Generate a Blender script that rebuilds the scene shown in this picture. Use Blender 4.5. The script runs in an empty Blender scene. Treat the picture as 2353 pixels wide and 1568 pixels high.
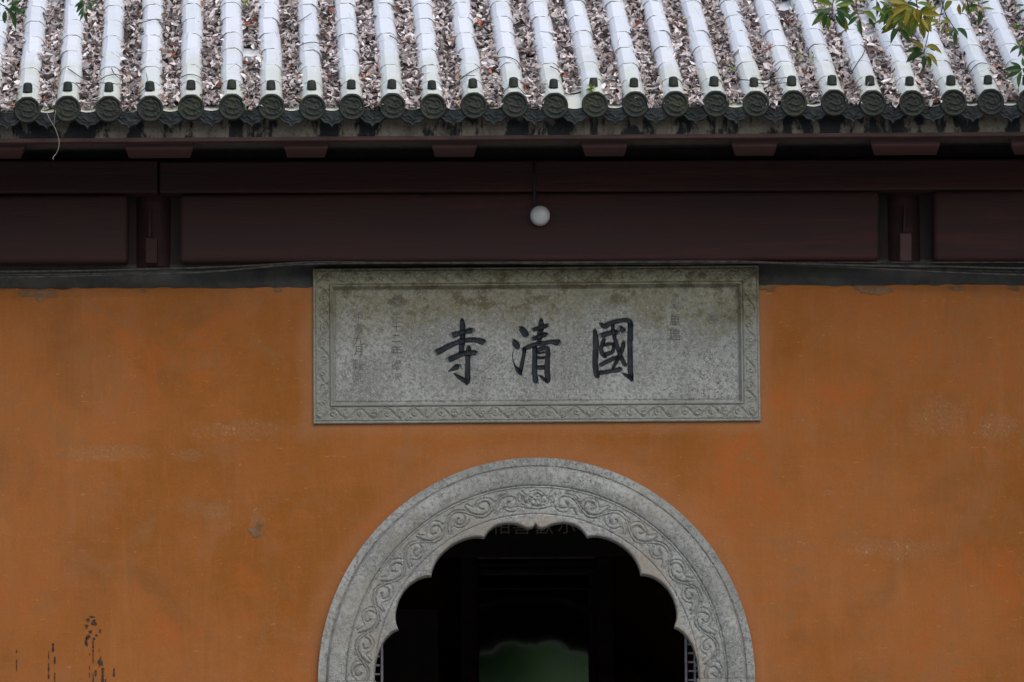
import bpy, bmesh, math, random
import numpy as np
from mathutils import Vector, Matrix, noise

random.seed(7)
rng = np.random.default_rng(7)
S = bpy.context.scene
COL = S.collection
rad = math.radians

# ------------------------------------------------------------------ camera
FPX = 11070.0                       # focal length in pixels of a 2353 x 1568 frame
CX, CY = 1176.5, 784.0
CAM = Vector((-0.14, -27.0, 0.646))
PITCH, ROLL = 7.0, -0.40
camd = bpy.data.cameras.new('camera')
camd.sensor_width = 36.0
camd.lens = FPX / 2353.0 * 36.0
camd.clip_start, camd.clip_end = 0.5, 600.0
cam = bpy.data.objects.new('camera', camd)
COL.objects.link(cam)
ROT = Matrix.Rotation(rad(90 + PITCH), 3, 'X') @ Matrix.Rotation(rad(ROLL), 3, 'Z')
cam.matrix_world = Matrix.Translation(CAM) @ ROT.to_4x4()
S.camera = cam

# ------------------------------------------------------------------ sky, sun, exposure
SUN_EL, SUN_AZ = rad(47), rad(158)   # high over the courtyard, spread wide by cloud
world = bpy.data.worlds.new('World')
S.world = world
world.use_nodes = True
wt = world.node_tree
wt.nodes.clear()
sky = wt.nodes.new('ShaderNodeTexSky')
sky.sky_type = 'NISHITA'
sky.sun_disc = False
sky.sun_elevation = SUN_EL
sky.sun_rotation = SUN_AZ
sky.air_density = 1.0
sky.dust_density = 3.5
sky.ozone_density = 1.0
bg = wt.nodes.new('ShaderNodeBackground')
bg.inputs['Strength'].default_value = 0.15
wo = wt.nodes.new('ShaderNodeOutputWorld')
wt.links.new(sky.outputs[0], bg.inputs['Color'])
wt.links.new(bg.outputs[0], wo.inputs['Surface'])

sund = bpy.data.lights.new('sun', 'SUN')
sund.energy = 0.85
sund.angle = rad(100)
sund.color = (1.0, 0.985, 0.965)
sun = bpy.data.objects.new('sun', sund)
COL.objects.link(sun)
sdir = Vector((math.sin(SUN_AZ) * math.cos(SUN_EL), math.cos(SUN_AZ) * math.cos(SUN_EL), math.sin(SUN_EL)))
sun.rotation_euler = sdir.to_track_quat('Z', 'Y').to_euler()

S.view_settings.view_transform = 'Standard'
S.view_settings.look = 'None'
S.view_settings.exposure = 0.30
S.view_settings.gamma = 1.0
S.view_settings.use_curve_mapping = False
S.cycles.use_denoising = True
S.cycles.max_bounces = 8


# ------------------------------------------------------------------ geometry helpers
def ray(px, py):
    return ROT @ Vector(((px - CX) / FPX, -(py - CY) / FPX, -1.0))


def W(px, py, Y):
    """where the view ray through a point of the photograph meets the upright plane at depth Y"""
    d = ray(px, py)
    return CAM + d * ((Y - CAM.y) / d.y)


def PP(nx, ny):                      # native 2560-wide photograph pixels
    return nx * 0.91914, ny * 0.91914


def mk(name, verts, faces, mats, parent=None, smooth=False, midx=None):
    me = bpy.data.meshes.new(name)
    me.from_pydata([tuple(v) for v in verts], [], faces)
    if not isinstance(mats, (list, tuple)):
        mats = [mats]
    for m in mats:
        me.materials.append(m)
    if smooth:
        me.polygons.foreach_set('use_smooth', [True] * len(me.polygons))
    if midx is not None:
        me.polygons.foreach_set('material_index', midx)
    me.update()
    o = bpy.data.objects.new(name, me)
    COL.objects.link(o)
    if parent:
        o.parent = parent
    return o


def share(name, me, parent, mw):
    o = bpy.data.objects.new(name, me)
    COL.objects.link(o)
    o.parent = parent
    o.matrix_local = mw
    return o


def tag(o, label=None, cat=None, group=None, kind=None):
    if label:
        o['label'] = label
    if cat:
        o['category'] = cat
    if group:
        o['group'] = group
    if kind:
        o['kind'] = kind
    return o


def empty(name, loc=(0, 0, 0)):
    o = bpy.data.objects.new(name, None)
    o.empty_display_size = 0.2
    COL.objects.link(o)
    o.location = loc
    return o


def bevel(o, w, seg=2):
    b = o.modifiers.new('bevel', 'BEVEL')
    b.width = w
    b.segments = seg
    b.limit_method = 'ANGLE'
    return o


class MB:
    def __init__(s):
        s.v, s.f = [], []

    def box(s, x0, x1, y0, y1, z0, z1):
        b = len(s.v)
        s.v += [(x, y, z) for x in (x0, x1) for y in (y0, y1) for z in (z0, z1)]
        s.f += [tuple(b + i for i in q) for q in
                ((0, 1, 3, 2), (4, 6, 7, 5), (0, 4, 5, 1), (2, 3, 7, 6), (0, 2, 6, 4), (1, 5, 7, 3))]
        return s

    def prism(s, poly, y0, y1):
        """poly: (x, z) corners, counter-clockwise seen from the front; from depth y0 back to y1"""
        b, n = len(s.v), len(poly)
        s.v += [(x, y0, z) for x, z in poly] + [(x, y1, z) for x, z in poly]
        s.f.append(tuple(b + i for i in range(n)))
        s.f.append(tuple(b + n + i for i in reversed(range(n))))
        for i in range(n):
            j = (i + 1) % n
            s.f.append((b + j, b + i, b + n + i, b + n + j))
        return s

    def tube(s, pts, r, seg=6, cap=True):
        pts = [Vector(p) for p in pts]
        n = len(pts)
        rs = r if isinstance(r, (list, tuple)) else [r] * n
        b = len(s.v)
        t0 = (pts[1] - pts[0]).normalized()
        up = Vector((0, 0, 1)) if abs(t0.z) < 0.9 else Vector((0, 1, 0))
        for i in range(n):
            t = (pts[min(i + 1, n - 1)] - pts[max(i - 1, 0)]).normalized()
            a = t.cross(up).normalized()
            c = a.cross(t).normalized()
            up = c
            for k in range(seg):
                g = 2 * math.pi * k / seg
                s.v.append(tuple(pts[i] + (a * math.cos(g) + c * math.sin(g)) * rs[i]))
        for i in range(n - 1):
            for k in range(seg):
                k2 = (k + 1) % seg
                s.f.append((b + i * seg + k, b + i * seg + k2, b + (i + 1) * seg + k2, b + (i + 1) * seg + k))
        if cap:
            s.f.append(tuple(b + k for k in reversed(range(seg))))
            s.f.append(tuple(b + (n - 1) * seg + k for k in range(seg)))
        return s

    def lathe(s, prof, c, axis='Z', seg=24):
        """prof: (r, h) pairs, turned round the axis through c"""
        b = len(s.v)
        for r, h in prof:
            for k in range(seg):
                g = 2 * math.pi * k / seg
                x, y = r * math.cos(g), r * math.sin(g)
                p = (x, y, h) if axis == 'Z' else (x, -h, y)
                s.v.append((c[0] + p[0], c[1] + p[1], c[2] + p[2]))
        for i in range(len(prof) - 1):
            for k in range(seg):
                k2 = (k + 1) % seg
                s.f.append((b + i * seg + k, b + i * seg + k2, b + (i + 1) * seg + k2, b + (i + 1) * seg + k))
        return s

    def build(s, name, mat, parent=None, smooth=False):
        return mk(name, s.v, s.f, mat, parent, smooth)


def polyP(pts, Y):
    return [(W(x, y, Y).x, W(x, y, Y).z) for x, y in pts]


def spline(pts, n=8):
    """Catmull-Rom through pts (tuples of any length)"""
    P = [np.array(p, float) for p in pts]
    P = [2 * P[0] - P[1]] + P + [2 * P[-1] - P[-2]]
    out = []
    for i in range(1, len(P) - 2):
        for k in range(n):
            t = k / n
            out.append(0.5 * ((2 * P[i]) + (P[i + 1] - P[i - 1]) * t + (2 * P[i - 1] - 5 * P[i] + 4 * P[i + 1] - P[i + 2]) * t * t
                              + (-P[i - 1] + 3 * P[i] - 3 * P[i + 1] + P[i + 2]) * t ** 3))
    out.append(P[-2])
    return out


# ------------------------------------------------------------------ material helpers
class M:
    def __init__(s, name, base=(0.5, 0.5, 0.5), rough=0.7, spec=0.4):
        s.m = bpy.data.materials.new(name)
        s.m.use_nodes = True
        s.t = s.m.node_tree
        s.b = s.t.nodes['Principled BSDF']
        s.b.inputs['Base Color'].default_value = (*base, 1)
        s.b.inputs['Roughness'].default_value = rough
        s.b.inputs['Specular IOR Level'].default_value = spec
        s._co = None

    def n(s, typ, **kw):
        nd = s.t.nodes.new(typ)
        for k, v in kw.items():
            setattr(nd, k, v)
        return nd

    def link(s, a, b):
        s.t.links.new(a, b)

    def co(s):
        if not s._co:
            s._co = s.n('ShaderNodeNewGeometry').outputs['Position']
        return s._co

    def noise(s, scale, detail=4, rough=0.55, stretch=None, off=0.0, dist=0.0):
        mp = s.n('ShaderNodeMapping')
        mp.inputs['Scale'].default_value = stretch or (1, 1, 1)
        mp.inputs['Location'].default_value = (off, off * 1.7, off * 0.6)
        s.link(s.co(), mp.inputs['Vector'])
        nz = s.n('ShaderNodeTexNoise')
        nz.inputs['Scale'].default_value = scale
        nz.inputs['Detail'].default_value = detail
        nz.inputs['Roughness'].default_value = rough
        nz.inputs['Distortion'].default_value = dist
        s.link(mp.outputs[0], nz.inputs['Vector'])
        return nz.outputs['Fac']

    def ramp(s, fac, lo, hi, a=0.0, b=1.0):
        r = s.n('ShaderNodeMapRange')
        r.clamp = True
        r.interpolation_type = 'SMOOTHSTEP'
        r.inputs['From Min'].default_value = lo
        r.inputs['From Max'].default_value = hi
        r.inputs['To Min'].default_value = a
        r.inputs['To Max'].default_value = b
        s.link(fac, r.inputs['Value'])
        return r.outputs['Result']

    def math(s, op, a, b=None, c=None):
        nd = s.n('ShaderNodeMath', operation=op)
        for i, x in enumerate((a, b, c)):
            if x is None:
                continue
            if isinstance(x, (int, float)):
                nd.inputs[i].default_value = x
            else:
                s.link(x, nd.inputs[i])
        return nd.outputs[0]

    def mix(s, fac, a, b, mode='MIX'):
        nd = s.n('ShaderNodeMix', data_type='RGBA', blend_type=mode)
        for sock, x in ((nd.inputs[0], fac), (nd.inputs[6], a), (nd.inputs[7], b)):
            if isinstance(x, (int, float)):
                sock.default_value = x
            elif isinstance(x, tuple):
                sock.default_value = (*x, 1)
            else:
                s.link(x, sock)
        return nd.outputs[2]

    def xyz(s):
        sp = s.n('ShaderNodeSeparateXYZ')
        s.link(s.co(), sp.inputs[0])
        return sp.outputs

    def col(s, c):
        s.link(c, s.b.inputs['Base Color'])

    def bump(s, h, strength=0.3, dist=0.005):
        bp = s.n('ShaderNodeBump')
        bp.inputs['Strength'].default_value = strength
        bp.inputs['Distance'].default_value = dist
        s.link(h, bp.inputs['Height'])
        s.link(bp.outputs[0], s.b.inputs['Normal'])
        return s


def ellipse(m, x, z, cx, cz, rx, rz, nz, amp=0.8):
    """soft-edged ragged spot round (cx, cz)"""
    a = m.math('DIVIDE', m.math('SUBTRACT', x, cx), rx)
    b = m.math('DIVIDE', m.math('SUBTRACT', z, cz), rz)
    d = m.math('SQRT', m.math('ADD', m.math('MULTIPLY', a, a), m.math('MULTIPLY', b, b)))
    d = m.math('ADD', d, m.math('MULTIPLY', m.math('SUBTRACT', nz, 0.5), amp * 2))
    return m.ramp(d, 0.35, 1.05, 1.0, 0.0)


# plaque and arch places (used by geometry and by the repainted plaster round them)
PLQ_Y = -0.020
plq = [W(719, 617, PLQ_Y), W(1743, 609, PLQ_Y), W(1748, 967, PLQ_Y), W(720, 974, PLQ_Y)]   # TL TR BR BL
pcx = sum(p.x for p in plq) / 4
pcz = sum(p.z for p in plq) / 4
phx = (plq[1].x - plq[0].x) / 2
phz = (plq[0].z - plq[3].z) / 2
ARC_Y = -0.05
AC = W(1233, 1562, ARC_Y)
ARX = (W(1735, 1562, ARC_Y).x - W(731, 1562, ARC_Y).x) / 2
ARZ = W(1233, 1052, ARC_Y).z - AC.z


def make_wall_mat():
    m = M('ochre_plaster', rough=0.92, spec=0.15)
    x, y, z = m.xyz()
    big = m.noise(0.9, 7, 0.62, off=3)
    mid = m.noise(3.2, 6, 0.6, off=11, dist=0.6)
    strk = m.noise(2.2, 5, 0.6, stretch=(3.5, 1, 0.35), off=5)
    fine = m.noise(60, 4, 0.6)
    grit = m.noise(240, 2, 0.5)
    c = m.mix(m.ramp(big, 0.38, 0.62), (0.228, 0.081, 0.014), (0.293, 0.107, 0.029))
    c = m.mix(m.ramp(m.noise(1.5, 6, 0.65, off=41, dist=0.4), 0.50, 0.68, 0, 0.6), c, (0.196, 0.079, 0.026))
    c = m.mix(m.ramp(m.noise(5.5, 6, 0.7, off=47), 0.52, 0.72, 0, 0.45), c, (0.301, 0.095, 0.016))
    c = m.mix(m.ramp(mid, 0.48, 0.75, 0, 0.75), c, (0.261, 0.111, 0.045))
    c = m.mix(m.ramp(strk, 0.52, 0.78, 0, 0.5), c, (0.333, 0.139, 0.048))
    c = m.mix(m.ramp(strk, 0.22, 0.42, 0.4, 0.0), c, (0.220, 0.084, 0.022))
    # newer, pinker wash painted round the plaque and the arch
    dx = m.math('SUBTRACT', m.math('ABSOLUTE', m.math('SUBTRACT', x, pcx)), phx)
    dz = m.math('SUBTRACT', m.math('ABSOLUTE', m.math('SUBTRACT', z, pcz)), phz)
    dp = m.math('MAXIMUM', dx, dz)
    dp = m.math('ADD', dp, m.math('MULTIPLY', m.math('SUBTRACT', mid, 0.5), 0.16))
    ax = m.math('DIVIDE', m.math('SUBTRACT', x, AC.x), ARX)
    az = m.math('DIVIDE', m.math('MAXIMUM', m.math('SUBTRACT', z, AC.z), 0.0), ARZ)
    da = m.math('SUBTRACT', m.math('SQRT', m.math('ADD', m.math('MULTIPLY', ax, ax), m.math('MULTIPLY', az, az))), 1.0)
    da = m.math('ADD', da, m.math('MULTIPLY', m.math('SUBTRACT', mid, 0.5), 0.18))
    c = m.mix(m.ramp(dp, 0.0, 0.10, 0.6, 0.0), c, (0.293, 0.145, 0.072))
    c = m.mix(m.ramp(da, 0.0, 0.14, 0.55, 0.0), c, (0.318, 0.139, 0.063))
    # scuffs and worn places
    wear = None
    nz = m.noise(9, 6, 0.7, off=21)
    for (cx, cy, rx, ry) in ((432, 1045, 0.13, 0.05), (590, 1205, 0.07, 0.12), (2170, 955, 0.20, 0.13), (2050, 1262, 0.34, 0.07),
                             (545, 985, 0.35, 0.07), (240, 1040, 0.3, 0.06), (1900, 1130, 0.06, 0.03), (500, 1175, 0.1, 0.06), (2290, 980, 0.15, 0.1)):
        p = W(cx, cy, 0)
        e = ellipse(m, x, z, p.x, p.z, rx, ry, nz)
        wear = e if wear is None else m.math('MAXIMUM', wear, e)
    c = m.mix(m.math('MULTIPLY', wear, m.ramp(fine, 0.35, 0.6, 0.05, 0.34)), c, (0.268, 0.168, 0.097))
    sp = m.noise(38, 5, 0.8, off=31)
    c = m.mix(m.math('MULTIPLY', wear, m.ramp(sp, 0.59, 0.66, 0, 0.8)), c, (0.391, 0.319, 0.215))
    c = m.mix(m.ramp(m.noise(70, 2, 0.5, off=2), 0.735, 0.77, 0, 0.6), c, (0.488, 0.302, 0.158))
    c = m.mix(m.ramp(m.noise(55, 2, 0.5, off=8), 0.74, 0.78, 0, 0.6), c, (0.176, 0.063, 0.020))
    c = m.mix(m.ramp(fine, 0.3, 0.7, 0.16, 0.0), c, (0.196, 0.076, 0.022))
    # brush strokes, grime freckles and hairline scratches in the limewash
    br = m.noise(26, 4, 0.7, stretch=(1.6, 1, 0.22), off=51)
    c = m.mix(m.ramp(br, 0.50, 0.68, 0, 0.13), c, (0.363, 0.142, 0.039))
    c = m.mix(m.ramp(br, 0.30, 0.46, 0.13, 0), c, (0.187, 0.074, 0.020))
    bh = m.noise(24, 4, 0.7, stretch=(0.25, 1, 1.6), off=53)
    c = m.mix(m.ramp(bh, 0.52, 0.70, 0, 0.14), c, (0.341, 0.137, 0.039))
    c = m.mix(m.ramp(m.noise(2.1, 6, 0.7, off=71, dist=0.5), 0.53, 0.68, 0, 0.65), c, (0.330, 0.092, 0.020))
    c = m.mix(m.ramp(m.noise(90, 3, 0.7, off=73), 0.55, 0.70, 0, 0.25), c, (0.396, 0.179, 0.058))
    c = m.mix(m.ramp(m.noise(13, 6, 0.75, off=57), 0.53, 0.68, 0, 0.42), c, (0.220, 0.100, 0.037))
    c = m.mix(m.ramp(m.noise(3.0, 7, 0.75, off=61, dist=0.8), 0.53, 0.68, 0, 0.65), c, (0.231, 0.110, 0.043))
    c = m.mix(m.ramp(m.noise(34, 5, 0.8, stretch=(0.4, 1, 1.4), off=67), 0.63, 0.69, 0, 0.40), c, (0.462, 0.252, 0.101))
    m.col(c)
    h = m.math('ADD', m.math('MULTIPLY', mid, 1.2), m.math('ADD', m.math('MULTIPLY', fine, 0.35), m.math('MULTIPLY', grit, 0.12)))
    h = m.math('SUBTRACT', h, m.math('MULTIPLY', wear, m.math('MULTIPLY', sp, 0.6)))
    m.bump(h, 0.5, 0.012)
    return m.m


def stone_mat(name, moss):
    m = M(name, rough=0.85, spec=0.25)
    x, y, z = m.xyz()
    big = m.noise(2.6, 6, 0.65, off=4)
    fine = m.noise(45, 5, 0.7)
    c = m.mix(m.ramp(big, 0.36, 0.64), (0.215, 0.230, 0.222), (0.330, 0.352, 0.345))
    c = m.mix(m.ramp(fine, 0.38, 0.56, 0.75, 0.0), c, (0.135, 0.138, 0.128))
    c = m.mix(m.ramp(m.noise(120, 3, 0.6, off=9), 0.56, 0.66, 0, 0.65), c, (0.44, 0.45, 0.43))
    dots = m.noise(85, 3, 0.75, off=13)
    clus = m.noise(5, 4, 0.6, off=17)
    c = m.mix(m.math('MULTIPLY', m.ramp(dots, 0.57, 0.63, 0, 0.85), m.ramp(clus, 0.36, 0.62, 0.25, 1)), c, (0.055, 0.055, 0.048))
    c = m.mix(m.math('MULTIPLY', m.ramp(m.noise(60, 4, 0.7, off=23), 0.58, 0.66, 0, 0.7), m.ramp(clus, 0.52, 0.66)), c, (0.13, 0.060, 0.030))
    if moss == 'plaque':
        # the carved border has weathered greener than the face
        dx = m.math('SUBTRACT', m.math('ABSOLUTE', m.math('SUBTRACT', x, pcx)), phx - 0.115)
        dz = m.math('SUBTRACT', m.math('ABSOLUTE', m.math('SUBTRACT', z, pcz)), phz - 0.105)
        c = m.mix(m.ramp(m.math('MAXIMUM', dx, dz), -0.02, 0.01, 0, 0.55), c, (0.205, 0.212, 0.175))
        edge = m.math('ADD', z, m.math('MULTIPLY', m.math('SUBTRACT', m.noise(3.3, 7, 0.72, off=2), 0.5), 0.62))
        g = m.ramp(edge, pcz - 0.02, pcz + 0.26)
        c = m.mix(m.math('MULTIPLY', g, m.ramp(fine, 0.25, 0.62, 1.0, 0.55)), c, (0.160, 0.148, 0.080))
        blot = m.noise(9, 7, 0.75, off=27)
        c = m.mix(m.math('MULTIPLY', m.ramp(edge, pcz + 0.08, pcz + 0.24), m.ramp(blot, 0.47, 0.60, 0, 0.8)), c, (0.080, 0.070, 0.036))
        c = m.mix(m.math('MULTIPLY', m.ramp(edge, pcz + 0.0, pcz + 0.2), m.ramp(m.noise(48, 5, 0.75, off=29), 0.55, 0.64, 0, 0.6)), c, (0.30, 0.29, 0.23))
    else:
        c = m.mix(m.ramp(m.noise(1.7, 5, 0.6, off=14), 0.5, 0.72, 0, 0.7), c, (0.235, 0.225, 0.190))
        c = m.mix(m.ramp(m.noise(3.5, 6, 0.7, off=19), 0.58, 0.72, 0, 0.55), c, (0.15, 0.165, 0.125))
        rx = m.math('SUBTRACT', x, AC.x)
        rz = m.math('SUBTRACT', z, AC.z)
        rr = m.math('SQRT', m.math('ADD', m.math('MULTIPLY', rx, rx), m.math('MULTIPLY', rz, rz)))
        inner = m.math('ADD', rr, m.math('MULTIPLY', m.math('SUBTRACT', clus, 0.5), 0.4))
        c = m.mix(m.math('MULTIPLY', m.ramp(inner, 0.84, 0.95, 0.7, 0.0), m.ramp(m.noise(2.3, 5, 0.6, off=33), 0.42, 0.62)), c, (0.29, 0.24, 0.185))
    m.col(c)
    h = m.math('ADD', fine, m.math('MULTIPLY', m.noise(160, 3, 0.6), 0.6))
    m.bump(h, 0.55, 0.006)
    return m.m


def glaze_mat():
    m = M('pale_glaze', rough=0.28, spec=0.5)
    x, y, z = m.xyz()
    info = m.n('ShaderNodeObjectInfo').outputs['Random']
    c = m.mix(info, (0.67, 0.72, 0.775), (0.745, 0.79, 0.845))
    alg = m.math('ADD', y, m.math('MULTIPLY', m.math('SUBTRACT', m.noise(4.5, 6, 0.65), 0.5), 1.6))
    c = m.mix(m.ramp(alg, -0.95, -0.2, 0.75, 0.0), c, (0.57, 0.61, 0.50))
    c = m.mix(m.ramp(m.noise(7, 5, 0.6, off=3), 0.5, 0.75, 0, 0.4), c, (0.56, 0.60, 0.61))
    c = m.mix(m.ramp(m.noise(8, 7, 0.75, off=9), 0.62, 0.74, 0, 0.4), c, (0.47, 0.50, 0.37))
    c = m.mix(m.ramp(m.noise(130, 3, 0.6, off=5), 0.66, 0.72, 0, 0.7), c, (0.30, 0.31, 0.28))
    m.col(c)
    r = m.ramp(m.noise(6, 3, 0.6, off=7), 0.3, 0.75, 0.17, 0.27)
    m.link(r, m.b.inputs['Roughness'])
    m.bump(m.math('ADD', m.noise(5, 1, 0.5), m.math('MULTIPLY', m.noise(150, 2, 0.5), 0.03)), 0.12, 0.006)
    return m.m


def simple(name, a, b=None, scale=12, rough=0.7, spec=0.35, bump=0.25, dist=0.004, stretch=None, lo=0.35, hi=0.65, c3=None):
    m = M(name, a, rough, spec)
    if b:
        n = m.noise(scale, 5, 0.65, stretch=stretch)
        c = m.mix(m.ramp(n, lo, hi), a, b)
        if c3:
            c = m.mix(m.ramp(m.noise(scale * 0.37, 6, 0.7, stretch=stretch, off=6), 0.52, 0.66, 0, 0.85), c, c3)
        m.col(c)
        if bump:
            m.bump(m.math('ADD', n, m.math('MULTIPLY', m.noise(scale * 7, 3, 0.6, stretch=stretch), 0.4)), bump, dist)
    return m.m


def fascia_mat():
    m = M('mouldy_limewash', rough=0.9, spec=0.2)
    a = m.noise(4.2, 6, 0.62, stretch=(1.6, 1, 0.8), off=2, dist=0.3)
    b = m.noise(11, 6, 0.7, stretch=(2.2, 1, 0.3), off=8)
    c = m.mix(m.ramp(b, 0.3, 0.7), (0.115, 0.100, 0.078), (0.155, 0.140, 0.115))
    k = m.math('ADD', m.math('MULTIPLY', a, 0.75), m.math('MULTIPLY', b, 0.25))
    c = m.mix(m.ramp(k, 0.475, 0.525), (0.013, 0.016, 0.018), c)
    c = m.mix(m.ramp(m.noise(45, 5, 0.7), 0.52, 0.64, 0, 0.5), c, (0.03, 0.032, 0.03))
    m.col(c)
    m.bump(m.noise(40, 5, 0.7), 0.4, 0.006)
    return m.m


def attr_mat(name, rough=0.75, trans=0.0):
    m = M(name, rough=rough, spec=0.3)
    a = m.n('ShaderNodeAttribute', attribute_name='tint')
    m.col(a.outputs['Color'])
    if trans:
        tr = m.n('ShaderNodeBsdfTranslucent')
        m.link(a.outputs['Color'], tr.inputs['Color'])
        mx = m.n('ShaderNodeMixShader')
        mx.inputs[0].default_value = trans
        m.link(m.b.outputs[0], mx.inputs[1])
        m.link(tr.outputs[0], mx.inputs[2])
        out = [n for n in m.t.nodes if n.type == 'OUTPUT_MATERIAL'][0]
        m.link(mx.outputs[0], out.inputs['Surface'])
    return m.m


def leaf_mat(name, col, col2):
    m = M(name, rough=0.42, spec=0.5)
    info = m.n('ShaderNodeObjectInfo').outputs['Random']
    c = m.mix(info, col, col2)
    c = m.mix(m.ramp(m.noise(30, 3, 0.6), 0.4, 0.7, 0, 0.4), c, tuple(k * 1.5 for k in col2))
    m.col(c)
    tr = m.n('ShaderNodeBsdfTranslucent')
    m.link(c, tr.inputs['Color'])
    mx = m.n('ShaderNodeMixShader')
    mx.inputs[0].default_value = 0.5
    m.link(m.b.outputs[0], mx.inputs[1])
    m.link(tr.outputs[0], mx.inputs[2])
    out = [n for n in m.t.nodes if n.type == 'OUTPUT_MATERIAL'][0]
    m.link(mx.outputs[0], out.inputs['Surface'])
    return m.m


WALL = make_wall_mat()
STONE_P = stone_mat('carved_granite_mossy', 'plaque')
STONE_A = stone_mat('carved_granite', 'arch')
GLAZE = glaze_mat()
MORTAR_SHADE = simple('grey_mortar_and_lip_shade', (0.17, 0.18, 0.19), (0.32, 0.32, 0.32), 30)  # ridge mortar; on the tube tile lips this grey stands for shadow
DISC = simple('dark_green_tile', (0.018, 0.024, 0.022), (0.031, 0.037, 0.032), 22, rough=0.6, spec=0.16, c3=(0.036, 0.042, 0.022))
DRIP = simple('dark_slate_tile', (0.008, 0.011, 0.013), (0.022, 0.028, 0.030), 18, rough=0.55, spec=0.14)
FASCIA = fascia_mat()
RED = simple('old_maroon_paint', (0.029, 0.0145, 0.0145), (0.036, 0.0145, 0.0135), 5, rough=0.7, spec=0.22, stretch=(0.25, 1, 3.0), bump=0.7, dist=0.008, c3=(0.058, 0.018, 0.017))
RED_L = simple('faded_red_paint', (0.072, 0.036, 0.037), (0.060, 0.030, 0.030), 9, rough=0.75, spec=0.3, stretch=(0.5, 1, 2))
BATTEN = simple('dusty_red_batten', (0.040, 0.025, 0.024), (0.056, 0.036, 0.034), 9, rough=0.85, spec=0.2, stretch=(0.5, 1, 2))
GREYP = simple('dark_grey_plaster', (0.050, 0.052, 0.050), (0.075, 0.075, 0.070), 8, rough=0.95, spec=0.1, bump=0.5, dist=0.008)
CHIP = simple('bare_plaster', (0.15, 0.080, 0.035), (0.185, 0.120, 0.072), 16, rough=0.95, spec=0.1, bump=0.6)
FAINT = simple('nearly_gone_ink', (0.085, 0.083, 0.076), (0.20, 0.20, 0.185), 70, rough=0.9, spec=0.15)
INK = simple('black_ink_paint', (0.012, 0.016, 0.021), (0.026, 0.032, 0.038), 30, rough=0.6, spec=0.16, bump=0.4)
FADED = simple('faded_ink', (0.045, 0.046, 0.044), (0.12, 0.12, 0.11), 55, rough=0.9, spec=0.15)
DRIPS = simple('black_drip_stain', (0.022, 0.018, 0.016), (0.05, 0.03, 0.022), 30, rough=0.8)
DARKWOOD = simple('dark_hall_timber', (0.020, 0.014, 0.012), (0.032, 0.020, 0.017), 6, rough=0.7, stretch=(1, 1, 0.3))
LATT = simple('grey_lattice_paint', (0.26, 0.25, 0.29), (0.36, 0.34, 0.39), 20, rough=0.7)
GOLD = simple('dull_gilt', (0.42, 0.34, 0.28), (0.52, 0.42, 0.34), 20, rough=0.5)
SKINL = simple('red_gold_lacquer', (0.30, 0.13, 0.07), (0.22, 0.09, 0.05), 8, rough=0.4)
LAMP = simple('milky_lamp_glass', (0.46, 0.47, 0.47), (0.52, 0.53, 0.52), 8, rough=0.35, spec=0.5, bump=0)
LRIM = simple('lamp_rim_plastic', (0.26, 0.25, 0.25), (0.32, 0.30, 0.30), 10, rough=0.5)
CABLE = simple('dusty_cable', (0.030, 0.030, 0.030), (0.075, 0.072, 0.066), 25, rough=0.8)
BARK = simple('grey_bark', (0.10, 0.085, 0.07), (0.17, 0.15, 0.13), 10, rough=0.9, stretch=(1, 1, 0.3), bump=0.7, dist=0.02)
TWIG = simple('dry_twig_bark', (0.050, 0.045, 0.045), (0.10, 0.085, 0.08), 40, rough=0.85)
PALETW = simple('bleached_stem', (0.20, 0.185, 0.165), (0.28, 0.26, 0.23), 30, rough=0.8)
GREENTW = simple('green_twig', (0.05, 0.06, 0.025), (0.07, 0.07, 0.03), 30, rough=0.7)
PAVE = simple('courtyard_stone', (0.27, 0.265, 0.25), (0.37, 0.36, 0.34), 1.5, rough=0.9, bump=0.4, dist=0.01)
DECK = simple('roof_bedding', (0.05, 0.042, 0.036), (0.08, 0.065, 0.055), 20, rough=0.95)
LITTER = attr_mat('dry_leaf', 0.65)
WOODL = attr_mat('woodland_leaf', 0.6, 0.6)
LEAF_D = leaf_mat('leaf_dark_green', (0.045, 0.115, 0.036), (0.065, 0.140, 0.040))
LEAF_M = leaf_mat('leaf_mid_green', (0.13, 0.21, 0.030), (0.19, 0.26, 0.040))
LEAF_Y = leaf_mat('leaf_yellowing', (0.26, 0.26, 0.030), (0.36, 0.29, 0.040))
SPROUT = leaf_mat('sprout_green', (0.16, 0.28, 0.05), (0.24, 0.34, 0.08))
PALESP = leaf_mat('sprout_pale', (0.34, 0.40, 0.18), (0.42, 0.46, 0.24))


def glass_mat():
    m = bpy.data.materials.new('shrine_glass')
    m.use_nodes = True
    t = m.node_tree
    t.nodes.clear()
    out = t.nodes.new('ShaderNodeOutputMaterial')
    tr = t.nodes.new('ShaderNodeBsdfTransparent')
    tr.inputs[0].default_value = (0.62, 0.66, 0.64, 1)
    gl = t.nodes.new('ShaderNodeBsdfGlossy')
    gl.inputs['Roughness'].default_value = 0.045
    mx = t.nodes.new('ShaderNodeMixShader')
    fr = t.nodes.new('ShaderNodeFresnel')
    fr.inputs['IOR'].default_value = 9.0
    t.links.new(fr.outputs[0], mx.inputs[0])
    t.links.new(tr.outputs[0], mx.inputs[1])
    t.links.new(gl.outputs[0], mx.inputs[2])
    t.links.new(mx.outputs[0], out.inputs[0])
    return m


GLASS = glass_mat()

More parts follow.
